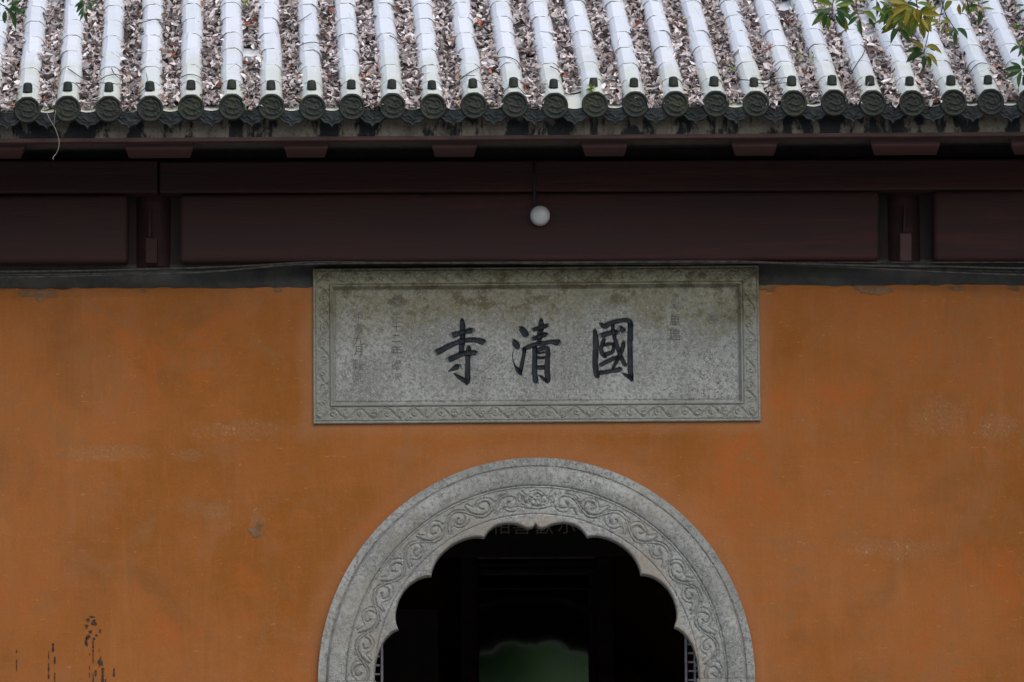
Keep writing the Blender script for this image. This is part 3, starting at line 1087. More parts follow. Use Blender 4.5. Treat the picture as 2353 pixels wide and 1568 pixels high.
def leafy(G, RD, L, mid, U_, sx, sy, phase, rnd):
    # a stem that swings from side to side, each bay filled by one curled, comma-shaped leaf
    per = 124 * U_
    for dy in (-3.2, 3.2):
        stamp(G, [(x, mid + dy * U_ + 17 * U_ * math.sin(2 * math.pi * (x + phase) / per)) for x in np.linspace(0, L, int(L / 0.006))], sx, sy, 0.0038, 0.010)
    k = 0
    x = -phase - per / 4
    while x < L + per:
        up = 1 if k % 2 == 0 else -1
        j = lambda a=2.0: rnd.uniform(-a, a)
        def T(pts):
            return [(x + (a + j()) * U_, mid - up * (b_ - 6 + j(1.4)) * U_) for a, b_ in pts]
        sm = lambda pts: [tuple(q) for q in spline(T(pts), 6)]
        stamp(G, sm([(-36, -12), (-27, 4), (-12, 17), (6, 19), (18, 10), (17, -3), (6, -9), (-4, -4), (-4, 4), (3, 7)]), sx, sy, 0.0048, 0.010)
        stamp(G, sm([(-30, -16), (-17, -4), (-6, -13), (10, -17), (25, -8), (30, 4)]), sx, sy, 0.0042, 0.0085)
        stamp(G, sm([(22, 20), (32, 12), (36, 0)]), sx, sy, 0.0036, 0.009)
        stamp(G, sm([(-24, 20), (-18, 24), (-8, 25)]), sx, sy, 0.0034, 0.008)
        stamp(G, sm([(-34, 6), (-30, 14), (-26, 16)]), sx, sy, 0.0032, 0.008)
        stamp(RD, sm([(-26, -6), (-14, 8), (2, 12), (10, 4)]), sx, sy, 0.020, 0.0055)
        stamp(RD, sm([(-10, -10), (8, -13), (22, -4)]), sx, sy, 0.014, 0.004)
        x += per / 2
        k += 1


# flat carving grid (arc length x distance from the outer edge), then sampled
sx, sy = 0.0034, 0.0034
GW, GH = int(arcL[-1] / sx) + 2, int(0.40 / sy)
G = np.zeros((GH, GW)); RD = np.zeros((GH, GW))
half = arcL[-1] / 2
mid, amp = 97 * U, 21 * U
Gh = np.zeros((GH, GW // 2 + 1)); Rh = np.zeros_like(Gh)
leafy(Gh, Rh, half - 0.16, mid, U, sx, sy, 0.04, random.Random(5))
n2 = Gh.shape[1]
G[:, :n2] = Gh; RD[:, :n2] = Rh
Gh2 = np.zeros_like(Gh); Rh2 = np.zeros_like(Gh)
leafy(Gh2, Rh2, half - 0.16, mid, U, sx, sy, 0.055, random.Random(11))
G[:, -n2:] = np.maximum(G[:, -n2:], Gh2[:, ::-1]); RD[:, -n2:] = np.maximum(RD[:, -n2:], Rh2[:, ::-1])
for sg in (-1, 1):                               # flower at the crown
    stamp(G, [(half + sg * a * 0.001, mid + b * 0.001) for a, b in ((0, -22), (20, -14), (45, -26), (70, -8), (60, 14), (35, 8), (18, 26), (0, 34))], sx, sy, 0.004, 0.011)
    stamp(G, scroll(half + sg * 0.085, mid - 0.008, 0.024, 1.3, 0.5, sg, 0.25), sx, sy, 0.004, 0.011)
    stamp(G, scroll(half + sg * 0.035, mid + 0.002, 0.016, 1.0, 2.5, sg, 0.3), sx, sy, 0.004, 0.010)
    stamp(G, [(half + sg * a * 0.001, mid + b * 0.001) for a, b in ((0, 50), (50, 44), (100, 30), (150, 36), (190, 20))], sx, sy, 0.004, 0.010)
    stamp(RD, scroll(half + sg * 0.03, mid, 0.03, 0.6, 0, sg, 0.5), sx, sy, 0.010, 0.008)
# small cut flowers on the inner margin by the cusps
ix = np.clip((arcL / sx).astype(int), 0, GW - 1)
iy = np.clip((dout / sy).astype(int), 0, GH - 1)
g = G[iy, np.broadcast_to(ix, iy.shape)]
rd = RD[iy, np.broadcast_to(ix, iy.shape)]
d = dout / U
inband = ((d > 68) & (d < 127)).astype(float)
def groove(c, w, a):
    return a * np.exp(-((d - c) / w) ** 2)
h = np.zeros_like(d)
h += np.where(d < 20, 0.0, 0.0)
h += 0.020 * np.clip((d - 19) / 6, 0, 1) * np.where(d > 19, 1, 0)
h += np.where((d > 20) & (d < 64), 0.014 * np.sin(np.clip((d - 20) / 44, 0, 1) * math.pi), 0)
h -= groove(20, 1.5, 0.010) + groove(64, 1.4, 0.010) + groove(128.5, 1.3, 0.010)
h += np.where((d > 64) & (d < 68), 0.003, 0)
h += inband * (np.minimum(rd, 0.010) - g - 0.003)
h *= np.clip(d / 2.0, 0, 1)
edge_in = (1 - t)[:, None] * (1 - rin)[None, :] * 503
h -= 0.006 * np.exp(-(edge_in / 2.0) ** 2)
ca, sa = -np.cos(ang), np.sin(ang)
VX = AC.x + ARX * RR * ca[None, :]
VZ = AC.z + ARZ * RR * sa[None, :]
VY = ARC_Y - h
verts = np.stack([VX, VY, VZ], -1).reshape(-1, 3)
q = (np.arange(NRr - 1)[:, None] * NA + np.arange(NA - 1)[None, :]).reshape(-1)
faces = np.stack([q, q + 1, q + NA + 1, q + NA], -1)
vl = [tuple(v) for v in verts]
fl = [tuple(int(i) for i in f) for f in faces]
n0 = len(vl)
for row, yb in ((0, 0.03), (NRr - 1, 0.085)):
    b = len(vl)
    for i in range(NA):
        vv = verts[row * NA + i]
        vl.append((vv[0], yb, vv[2]))
    for i in range(NA - 1):
        a_ = row * NA + i
        fl.append((a_, a_ + 1, b + i + 1, b + i) if row else (a_ + 1, a_, b + i, b + i + 1))
arch = mk('stone_arch', vl, fl, STONE_A, gate, True)
arch.data.set_sharp_from_angle(angle=rad(50))
# jambs: the same section run straight down to the threshold
prof_d = np.array([0, 2, 18, 20, 22, 31, 42, 53, 63, 65, 70, 100, 126, 128.5, 131, 133])
prof_h = np.array([0, 0, 0, .012, .025, .03, .034, .03, .021, .012, .022, .022, .022, .012, .022, .016])
for sg in (-1, 1):
    v = []
    for z in (AC.z - 0.002, 0.0):
        v.append((AC.x + sg * ARX, 0.03, z))
        for dd, hh in zip(prof_d, prof_h):
            v.append((AC.x + sg * ARX * (1 - dd / 503), ARC_Y - hh, z))
        v.append((AC.x + sg * ARX * (1 - 133 / 503), 0.085, z))
    n = len(prof_d) + 2
    f = [((i, i + 1, n + i + 1, n + i) if sg > 0 else (i + 1, i, n + i, n + i + 1)) for i in range(n - 1)]
    jo = mk('stone_jamb', v, f, STONE_A, gate, True)
    jo.data.set_sharp_from_angle(angle=rad(40))
# reveal of the wall behind the stone
rv = MB()
# ------------------------------------------------------------------ carved stone: plaque
# big characters: brush strokes (points of the enlarged photograph, with brush width)
SI = [[(365, 80, 40), (370, 150, 62), (372, 230, 60), (365, 320, 60), (360, 400, 58), (348, 436, 46)],
      [(262, 250, 72), (330, 226, 54), (400, 210, 48), (450, 200, 66), (478, 196, 60)],
      [(88, 434, 74), (150, 402, 64), (250, 350, 58), (340, 315, 55), (430, 298, 55), (520, 300, 58), (585, 318, 74), (605, 328, 56)],
      [(220, 512, 70), (290, 480, 62), (360, 450, 60), (430, 435, 55), (480, 435, 58), (518, 440, 62)],
      [(432, 372, 44), (436, 420, 62), (427, 480, 58), (425, 560, 58), (425, 660, 58), (424, 720, 60), (412, 772, 34)],
      [(424, 752, 44), (370, 722, 52), (315, 684, 34), (275, 652, 8)],
      [(222, 632, 7), (262, 612, 36), (305, 588, 64), (332, 582, 56)]]
QING = [[(990, 165, 40), (1018, 198, 72), (1046, 235, 72), (1056, 258, 44)],
        [(915, 305, 44), (938, 338, 74), (955, 370, 62), (952, 390, 32)],
        [(920, 396, 7), (906, 460, 7), (912, 520, 8), (930, 572, 18), (958, 612, 44), (985, 650, 46), (1000, 668, 18)],
        [(985, 645, 48), (1004, 560, 44), (1020, 480, 38), (1032, 420, 40), (1030, 388, 34)],
        [(1210, 80, 44), (1212, 140, 62), (1206, 200, 60), (1195, 260, 58), (1190, 335, 52)],
        [(1124, 186, 40), (1170, 176, 48), (1240, 154, 48), (1278, 144, 50)],
        [(1122, 288, 46), (1190, 262, 48), (1250, 242, 52), (1272, 238, 48)],
        [(1018, 398, 38), (1080, 370, 50), (1150, 345, 50), (1240, 330, 50), (1320, 318, 50), (1385, 325, 74), (1408, 332, 52)],
        [(1140, 366, 54), (1142, 450, 52), (1140, 550, 54), (1142, 650, 58), (1150, 730, 62), (1166, 752, 36)],
        [(1150, 414, 28), (1210, 390, 48), (1268, 384, 54), (1282, 430, 54), (1275, 550, 54), (1275, 650, 58), (1282, 718, 60), (1268, 752, 36)],
        [(1272, 738, 40), (1225, 704, 36), (1182, 668, 8)],
        [(1160, 432, 30), (1205, 436, 26), (1246, 430, 26)],
        [(1160, 488, 34), (1205, 488, 36), (1246, 486, 34)],
        [(1160, 592, 42), (1205, 592, 48), (1246, 590, 50)]]
GUO = [[(1786, 196, 40), (1795, 280, 64), (1795, 400, 64), (1790, 520, 62), (1795, 620, 62), (1808, 676, 60), (1822, 698, 36)],
       [(1848, 124, 34), (1890, 150, 60), (1950, 120, 55), (2030, 95, 52), (2110, 84, 50), (2162, 102, 60), (2170, 150, 64)],
       [(2168, 118, 58), (2165, 250, 62), (2163, 400, 60), (2165, 550, 58), (2168, 660, 58), (2182, 735, 36)],
       [(2184, 722, 30), (2140, 686, 46), (2066, 644, 8)],
       [(1808, 652, 48), (1900, 640, 46), (1980, 625, 48), (2040, 615, 58), (2064, 612, 46)],
       [(1850, 252, 56), (1920, 230, 58), (1990, 214, 58), (2034, 220, 56)],
       [(1978, 128, 36), (1984, 200, 44), (2000, 280, 44), (2022, 350, 44), (2050, 440, 48), (2090, 530, 48), (2114, 576, 42)],
       [(2092, 322, 44), (2082, 390, 48), (2050, 460, 44), (2010, 540, 40), (1972, 606, 26)],
       [(2060, 160, 36), (2084, 190, 64), (2098, 208, 46)],
       [(1886, 290, 44), (1862, 350, 44), (1852, 400, 46), (1870, 450, 48), (1904, 484, 32)],
       [(1870, 352, 38), (1940, 340, 36), (1992, 336, 32)],
       [(1988, 352, 36), (1978, 418, 42), (1925, 444, 50), (1880, 452, 40)],
       [(1842, 568, 46), (1910, 530, 50), (1970, 500, 46), (2032, 480, 38)]]
plaque = tag(empty('stone_plaque', (pcx, 0, pcz)), 'grey carved stone plaque with three large black characters above the arch', 'sign')
PW, PH = 1026.0, 357.5               # in frame pixels
NX, NZ = 780, 280
sx, sy = PW * U / (NX - 1), PH * U / (NZ - 1)
gx = np.linspace(0, PW, NX)[None, :] + np.zeros((NZ, 1))
gy = np.linspace(0, PH, NZ)[:, None] + np.zeros((1, NX))     # down from the top
G = np.zeros((NZ, NX)); RD = np.zeros((NZ, NX)); TR = np.zeros((NZ, NX))
bw = 46.0
rv_ = random.Random(21)
for side in ('t', 'b'):
    g1 = np.zeros((int(bw * U / sy) + 2, NX)); r1 = np.zeros_like(g1)
    rinceau(g1, r1, PW * U, 22 * U, 10.5 * U, 62 * U, sx, sy, 0.0036, 0.0085, phase=0.03 if side == 't' else 0.08, rnd=rv_)
    k = g1.shape[0]
    if side == 't':
        G[:k] = np.maximum(G[:k], g1); RD[:k] = np.maximum(RD[:k], r1)
    else:
        G[-k:] = np.maximum(G[-k:], g1[::-1]); RD[-k:] = np.maximum(RD[-k:], r1[::-1])
for side in ('l', 'r'):
    g1 = np.zeros((int(bw * U / sx) + 2, NZ)); r1 = np.zeros_like(g1)
    rinceau(g1, r1, PH * U, 23 * U, 11 * U, 70 * U, sy, sx, 0.0036, 0.0085, phase=0.05, rnd=rv_)
    k = g1.shape[0]
    lim = slice(int(44 * U / sy), NZ - int(44 * U / sy))
    if side == 'l':
        G[lim, :k] = g1.T[lim]; RD[lim, :k] = r1.T[lim]
    else:
        G[lim, -k:] = g1.T[lim, ::-1]; RD[lim, -k:] = r1.T[lim, ::-1]
el, er, et, eb_ = gx, PW - gx, gy, PH - gy
e = np.minimum(np.minimum(el, er), np.minimum(et, eb_))
h = np.zeros_like(e)
band = ((e > 7) & (e < 36)).astype(float)
h += band * (np.minimum(RD, 0.007) - G)
def gr(c, w, a):
    return a * np.exp(-((e - c) / w) ** 2)
h -= gr(5.5, 1.3, 0.006) + gr(38, 1.4, 0.008)
h += np.where((e > 39) & (e < 43), 0.004, 0)
rec = np.clip((e - 43) / 5.0, 0, 1)
h = h * (1 - rec) - 0.024 * rec
h -= gr(49.5, 1.8, 0.006)
# trenches of the three big characters
for st in [q_ for sts in (SI, QING, GUO) for q_ in sts]:
    pp = spline(st, 7)
    for (a_, b_) in zip(pp[:-1], pp[1:]):
        nn = max(1, int(np.hypot(*(b_ - a_)[:2]) / 8))
        for k_ in range(nn):
            x_, y_, w_ = a_ + (b_ - a_) * k_ / nn
            px, py = PP(1070 + x_ / 4.278, 780 + y_ / 4.278)
            cy_ = (py - (617 - 8 * (px - 719) / 1026)) * U
            cx_ = (px - 719 - 1.5 * cy_ / U / 357) * U
            rw = w_ / 4.278 * 0.91914 * U * 0.47
            a0, a1 = max(int((cx_ - rw) / sx), 0), int((cx_ + rw) / sx) + 2
            b0, b1 = max(int((cy_ - rw) / sy), 0), int((cy_ + rw) / sy) + 2
            dd = np.hypot((np.arange(a0, a1) * sx - cx_)[None, :], (np.arange(b0, b1) * sy - cy_)[:, None]) / rw
            TR[b0:b1, a0:a1] = np.maximum(TR[b0:b1, a0:a1], np.where(dd < 1, 0.004 + 0.0105 * np.sqrt(np.clip(1 - dd ** 2, 0, 1)), 0))
h -= TR
# worn, slightly uneven faces
h += 0.0012 * np.array([[noise.noise((x * 0.05, y * 0.05, 3)) for x in np.linspace(0, PW, 130)] for y in np.linspace(0, PH, 48)])[
    np.clip((gy / PH * 47).astype(int), 0, 47), np.clip((gx / PW * 129).astype(int), 0, 129)]
chipz = 0.006 * np.clip(np.array([noise.noise((x * 0.06, 0, 9)) for x in gx[0]]) - 0.25, 0, 1)[None, :]
h -= np.where(e < 4, chipz, 0)
h -= 0.004 * np.exp(-(e / 1.5) ** 2)
def bil(u, v):
    a = plq[0] * (1 - u) + plq[1] * u
    b = plq[3] * (1 - u) + plq[2] * u
    return a * (1 - v) + b * v
uu, vv = gx / PW, gy / PH
tl, tr_, br, bl = [np.array(p) for p in plq]
XY = ((1 - vv)[..., None] * ((1 - uu)[..., None] * tl + uu[..., None] * tr_) + vv[..., None] * ((1 - uu)[..., None] * bl + uu[..., None] * br))
XY[..., 1] = PLQ_Y - h
loc = np.array((pcx, 0, pcz))
verts = (XY - loc).reshape(-1, 3)
q = (np.arange(NZ - 1)[:, None] * NX + np.arange(NX - 1)[None, :]).reshape(-1)
fl = [tuple(int(i) for i in f) for f in np.stack([q, q + NX, q + NX + 1, q + 1], -1)]
vl = [tuple(v) for v in verts]
ring = [i for i in range(NX)] + [j * NX + NX - 1 for j in range(1, NZ)] + [(NZ - 1) * NX + i for i in range(NX - 2, -1, -1)] + [j * NX for j in range(NZ - 2, 0, -1)]
b = len(vl)
for i in ring:
    vl.append((vl[i][0], 0.028, vl[i][2]))
for i in range(len(ring)):
    j = (i + 1) % len(ring)
    fl.append((ring[i], ring[j], b + j, b + i))
slab = mk('slab', vl, fl, STONE_P, plaque, True)
slab.data.set_sharp_from_angle(angle=rad(60))

PAN_Y = PLQ_Y + 0.024


def strokes(sts):
    v, f = [], []
    for st in sts:
        pts = spline(st, 7)
        L = np.concatenate([[0], np.cumsum([np.hypot(*(b - a)[:2]) for a, b in zip(pts[:-1], pts[1:])])])
        out = []
        r0, r1 = max(st[0][2] * .5, 2), max(st[-1][2] * .5, 2)
        # finer samples for the round ends
        ss = sorted(set(list(L) + [r0 * k for k in (0.02, .08, .2, .4, .7)] + [L[-1] - r1 * k for k in (0.02, .08, .2, .4, .7)]))
        ss = [s for s in ss if 0 <= s <= L[-1]]
        P = np.array(pts)
        for s in ss:
            x, y, w = (np.interp(s, L, P[:, k]) for k in range(3))
            k = 1.0
            if s < r0:
                k = min(k, math.sqrt(max(0, 1 - (1 - s / r0) ** 2)) * .9 + .1)
            if L[-1] - s < r1:
                k = min(k, math.sqrt(max(0, 1 - (1 - (L[-1] - s) / r1) ** 2)) * .9 + .1)
            w *= k * (1 + 0.05 * noise.noise((s * .05, x * .01, 0)))
            out.append((x, y, w, s))
        b = len(v)
        prof = [(o_, 0.0009 - 0.0105 * math.sqrt(max(0, 1 - (2 * o_) ** 2)) * kk_) for o_, kk_ in ((-.5, 1), (-.46, 1), (-.36, 1), (-.18, 1), (0, 1), (.18, 1), (.36, 1), (.46, 1), (.5, 1))]
        for i, (x, y, w, s) in enumerate(out):
            x2, y2 = out[min(i + 1, len(out) - 1)][:2]
            x1_, y1_ = out[max(i - 1, 0)][:2]
            tx, ty = x2 - x1_, y2 - y1_
            l = math.hypot(tx, ty) or 1
            nx_, ny_ = -ty / l, tx / l
            for (o_, hh) in prof:
                px, py = PP(1070 + (x + nx_ * w * o_) / 4.278, 780 + (y + ny_ * w * o_) / 4.278)
                p = W(px, py, PAN_Y)
                v.append((p.x - pcx, p.y - hh, p.z - pcz))
        k = len(prof)
        for i in range(len(out) - 1):
            for j in range(k - 1):
                f.append((b + i * k + j, b + i * k + j + 1, b + (i + 1) * k + j + 1, b + (i + 1) * k + j))
    return v, f


for sts in (SI, QING, GUO):
    v, f = strokes(sts)
    mk('character', v, f, INK, plaque, True)


def glyph(ch, size):
    cu = bpy.data.curves.new('glyph', 'FONT')
    cu.body = ch
    cu.size = size
    cu.align_x = 'CENTER'
    cu.align_y = 'CENTER'
    cu.offset = -0.0007
    cu.extrude = 0.0012
    o = bpy.data.objects.new('glyph', cu)
    COL.objects.link(o)
    bpy.context.view_layer.update()
    dg = bpy.context.evaluated_depsgraph_get()
    me = bpy.data.meshes.new_from_object(o.evaluated_get(dg))
    bpy.data.objects.remove(o)
    return me


def put_glyph(ch, px, py, sizepx, Y, mat, parent, off, name):
    me = glyph(ch, sizepx * U)
    p = W(px, py, Y)
    co = np.array([v.co for v in me.vertices])
    c = (co.max(0) + co.min(0)) / 2
    me.transform(Matrix.Translation((-c[0], -c[1], 0)))
    me.materials.clear()
    me.materials.append(mat)
    o = bpy.data.objects.new(name, me)
    COL.objects.link(o)
    o.parent = parent
    o.matrix_local = Matrix.Translation(p - Vector(off)) @ Matrix.Rotation(rad(90), 4, 'X')
    return o


for ch, px, py, s in (('奉', 1640, 733, 31), ('勅', 1554, 699, 27), ('重', 1551, 735, 29), ('建', 1550, 769, 30),
                      ('雍', 910, 694, 27), ('正', 911, 731, 25), ('十', 911, 752, 24), ('二', 911, 778, 25), ('年', 911, 806, 27), ('歲', 911, 838, 27), ('次', 911, 866, 26),
                      ('甲', 824, 728, 27), ('寅', 825, 757, 27), ('九', 824, 782, 26), ('月', 823, 806, 25), ('穀', 823, 838, 28), ('旦', 823, 867, 24)):
    put_glyph(ch, px, py, s, PAN_Y - 0.0012, FADED if ch in '重建十二年九月' else FAINT, plaque, (pcx, 0, pcz), 'small_character')

# ------------------------------------------------------------------ lamp and cables
lp = W(1241, 496, -0.16)
lamp = tag(empty('bulkhead_lamp', (lp.x, lp.y, lp.z)), 'round white unlit lamp fixed on the maroon beam above the plaque', 'lamp')
r = 23 / 412.0
mb = MB().lathe([(0.002, -0.03), (r * .98, -0.03), (r, -0.02), (r, 0.012), (r * .97, 0.018), (r * .90, 0.018)], (0, 0, 0), 'Y', 36)
mb.build('rim', LRIM, lamp, True)
mb = MB().lathe([(r * .92, 0.012), (r * .88, 0.024), (r * .74, 0.036), (r * .5, 0.045), (r * .25, 0.049), (0.0005, 0.050)], (0, 0, 0), 'Y', 36)
mb.build('diffuser', LAMP, lamp, True)
a, b_ = W(1227, 372, -0.165), W(1229, 470, -0.15)
MB().tube([a - lp, (a + b_) / 2 - lp, b_ - lp, Vector((-.008, 0.02, 0.035))], 0.0075, 8).build('conduit', simple('black_conduit', (0.012, 0.012, 0.016), (0.02, 0.02, 0.024), 10), lamp, True)

cab = ((-900, 640, -60, 633, 250, 629, 480, 624, 640, 612, 800, 597, 1000, 601, 1300, 607, 1600, 606, 1800, 604, 2353, 603, 3250, 600),
       (-900, 630, 0, 625, 300, 620, 560, 612, 720, 603, 900, 604, 1300, 603, 1700, 601, 1900, 612, 2353, 624, 3250, 636),
       (-900, 650, 0, 638, 200, 634, 470, 626, 720, 607, 1200, 605, 1745, 603, 2000, 617, 2353, 632, 3250, 650),
       (1700, 602, 1830, 606, 2000, 611, 2180, 613, 2353, 617, 3250, 630))
labs = ('dusty dark cable sagging under the beam, rising over the plaque top', 'dark cable drooping to the right of the plaque, nearly straight at left',
        'lowest dark cable running just above the orange wall', 'short dusty cable leaving the plaque corner towards the right')
for i, c in enumerate(cab):
    pts = [(c[k], c[k + 1]) for k in range(0, len(c), 2)]
    pts = [W(p[0], p[1], -0.10 - 0.012 * i) for p in spline(pts, 6)]
    tag(MB().tube(pts, 0.0055 + 0.001 * (i % 2), 7).build('cable', CABLE, None, True), labs[i], 'cable', 'cables under the beam')

# ------------------------------------------------------------------ inside the hall
ID = 4.6
def W2(px, py, Y):
    p = W(px, py, Y)
    return p.x, p.z


door_y = 0.52
for sg, xe, ytop in ((-1, 880, 1462), (1, 1573, 1455)):
    x_e, ztop = W2(xe, ytop, door_y)
    ld = empty('lattice_door', (x_e, door_y, 0.03)); ld.parent = gate
    wdt = 0.62 * sg
    hgt = ztop - 0.03
    fr = MB()
    for (xa, xb, za, zb) in ((0, 0.013, 0, hgt), (0.60, 0.62, 0, hgt), (0.018, 0.60, hgt - 0.018, hgt), (0.018, 0.60, 0, 0.08)):
        xs = sorted((xa * sg, xb * sg))
        fr.box(xs[0], xs[1], 0, 0.03, za, zb)
    fr.build('frame', LATT, ld)
    lt = MB()
    step = 0.051
    for i in range(1, 12):
        x = sorted(((i * step) * sg, (i * step + 0.011) * sg))
        lt.box(x[0], x[1], 0.006, 0.022, 0.08, hgt - 0.018)
    k = 0
    z = hgt - 0.018 - step
    while z > 0.1:
        off = 0.0 if k % 2 else 0.0
        x = sorted((0.018 * sg, 0.60 * sg))
        lt.box(x[0], x[1], 0.0085, 0.0195, z, z + 0.011)
        z -= step
        k += 1
    lt.build('lattice', LATT, ld)
    rg = MB()
    for k in range(6):
        c = Vector((0.085 * sg, 0.004, hgt - 0.15 - k * 0.2))
        rg.tube([c + Vector((0.03 * math.cos(a), 0, 0.045 * math.sin(a))) for a in np.linspace(0, 2 * math.pi, 17)], 0.006, 6, False)
    rg.build('ring', LATT, ld, True)

# horizontal inner sign
sx_, sz_ = W2(1226, 1208, 3.4)
isign = tag(empty('hall_sign', (sx_, 3.4, sz_)), 'dark wooden board with four dim gilt characters inside the arch top', 'sign')
bevel(MB().box(-0.62, 0.62, 0.0, 0.05, -0.20, 0.24).build('board', DARKWOOD, isign), 0.012)
for ch, px in (('相', 1150), ('喜', 1199), ('歡', 1250), ('示', 1302)):
    put_glyph(ch, px, 1207, 46 * 30.4 / 27, 3.397, GOLD, isign, (sx_, 3.4, sz_), 'character')

# shrine: posts, carved rail, glass front, canopy
shx = W2(1226, 1500, ID)[0]
shr = tag(empty('glass_shrine', (shx, ID, 0.03)), 'dark shrine cabinet with glass front reflecting greenery behind the arch', 'shrine')
gl_, gr_ = W2(1098, 1500, ID)[0] - shx, W2(1352, 1500, ID)[0] - shx
zt = W2(1226, 1318, ID)[1] - 0.03
for px in (1078, 1392):
    x = W2(px, 1500, ID - 0.3)[0] - shx
    bevel(MB().box(x - 0.06, x + 0.06, -0.36, -0.24, 0, 4.3).build('post', RED, shr), 0.015)
z1 = W2(1226, 1255, ID)[1] - 0.03
z2 = W2(1226, 1278, ID)[1] - 0.03
z3 = W2(1226, 1297, ID)[1] - 0.03
bevel(MB().box(gl_ - 0.05, gr_ + 0.05, -0.10, 0.02, z1 - 0.012, z1 + 0.018).build('rail', GOLD, shr), 0.005)
bevel(MB().box(gl_ - 0.05, gr_ + 0.05, -0.08, 0.0, z2 - 0.02, z2 + 0.0).build('rail', GOLD, shr), 0.005)
bevel(MB().box(gl_ - 0.03, gr_ + 0.03, -0.06, 0.0, z3 - 0.02, z3 + 0.01).build('rail', DARKWOOD, shr), 0.005)
cv = MB()
n = 16
for i in range(n):
    if i in (3, 12):
        continue
    xa = gl_ + (gr_ - gl_) * i / n
    xb = gl_ + (gr_ - gl_) * (i + 1) / n
    cv.tube([(xa + .004, -0.06, z2 + .055), ((xa + xb) / 2, -0.06, z2 + 0.01), (xb - .004, -0.06, z2 + .055)], 0.007, 6)
cv.build('carved_fret', GOLD, shr)
bevel(MB().box(gl_ - 0.12, gr_ + 0.12, -0.05, 1.6, 0, 0.72).build('base', DARKWOOD, shr), 0.01)
bevel(MB().box(gl_ - 0.12, gr_ + 0.12, -0.05, 1.6, zt, zt + 0.03).build('top', DARKWOOD, shr), 0.01)
for x in (gl_ - 0.05, gr_ + 0.05):
    MB().box(x - 0.045, x + 0.045, -0.02, 0.04, 0.722, zt - 0.002).build('post', DARKWOOD, shr)
tilt = 0.0125
hg = zt - 0.73
mk('glass_pane', [(gl_, -0.002, 0.725), (gr_, -0.002, 0.725), (gr_, -0.002 + hg * tilt, zt - 0.004), (gl_, -0.002 + hg * tilt, zt - 0.004)], [(0, 1, 2, 3)], GLASS, shr)
# seated laughing figure behind the glass: one continuous body
hp = W(1219, 1408, ID + 0.75)
st = tag(empty('seated_statue', (hp.x, ID + 0.85, 0.752)), 'round bellied seated statue dim behind the shrine glass', 'statue')
bm = bmesh.new()
H = hp.z - 0.752
def ball(c, s_):
    m_ = Matrix.Translation(c) @ Matrix.Diagonal((*s_, 1))
    bmesh.ops.create_icosphere(bm, subdivisions=3, radius=1, matrix=m_)
k = H / 1.25
for c, s_ in (((0, 0, .42), (.44, .34, .40)), ((0, .02, .80), (.36, .26, .30)), ((0, -.02, 1.02), (.12, .12, .14)), ((0, -.05, 1.25), (.165, .175, .20)),
              ((0, -.22, 1.24), (.03, .035, .045)), ((-.165, -.03, 1.2), (.03, .05, .11)), ((.165, -.03, 1.2), (.03, .05, .11)), ((-.07, -.19, 1.29), (.04, .03, .02)), ((.07, -.19, 1.29), (.04, .03, .02)),
              ((0, -.205, 1.15), (.07, .03, .018)),
              ((-.40, -.02, .82), (.13, .14, .2)), ((.40, -.02, .82), (.13, .14, .2)), ((-.46, -.12, .55), (.11, .12, .22)), ((.46, -.12, .55), (.11, .12, .22)),
              ((-.42, -.30, .34), (.09, .12, .08)), ((.42, -.30, .34), (.09, .12, .08)),
              ((-.42, -.22, .15), (.32, .26, .15)), ((.42, -.22, .15), (.32, .26, .15)), ((0, -.42, .09), (.24, .12, .085)), ((0, 0, .13), (.5, .34, .14))):
    ball(Vector(c) * k, tuple(q * k for q in s_))
me = bpy.data.meshes.new('body')
bm.to_mesh(me); bm.free()
me.materials.append(SKINL)
bo = bpy.data.objects.new('body', me); COL.objects.link(bo); bo.parent = st
rm = bo.modifiers.new('remesh', 'REMESH'); rm.mode = 'VOXEL'; rm.voxel_size = 0.022; rm.use_smooth_shade = True
# thin bright edge of a glass door leaf
a = W(1006, 1400, 3.0)
MB().box(a.x - 0.35, a.x, 2.99, 3.01, 0.032, a.z).build('door', DARKWOOD, gate)

# ------------------------------------------------------------------ fallen leaves in the tile channels
bare = []                            # places swept clear, where the pan tiles show
for (px, py, rx, ry) in ((575, 118, 26, 12), (572, 128, 26, 10), (1322, 228, 30, 26), (1312, 250, 30, 12), (2140, 118, 26, 16), (2165, 108, 22, 12), (2118, 45, 34, 34), (2180, 25, 30, 26),
                         (2000, 78, 16, 12), (2245, 85, 24, 12), (1985, 40, 12, 24), (430, 86, 20, 9), (1802, 12, 20, 12), (1770, 6, 16, 8), (130, 4, 26, 6), (2010, 262, 34, 8), (2300, 262, 30, 8), (845, 2, 1, 1)):
    bare.append((px, py, rx, ry))


def proj(p):
    d = ROT.transposed() @ (p - CAM)
    return CX + FPX * d.x / -d.z, CY - FPX * d.y / -d.z


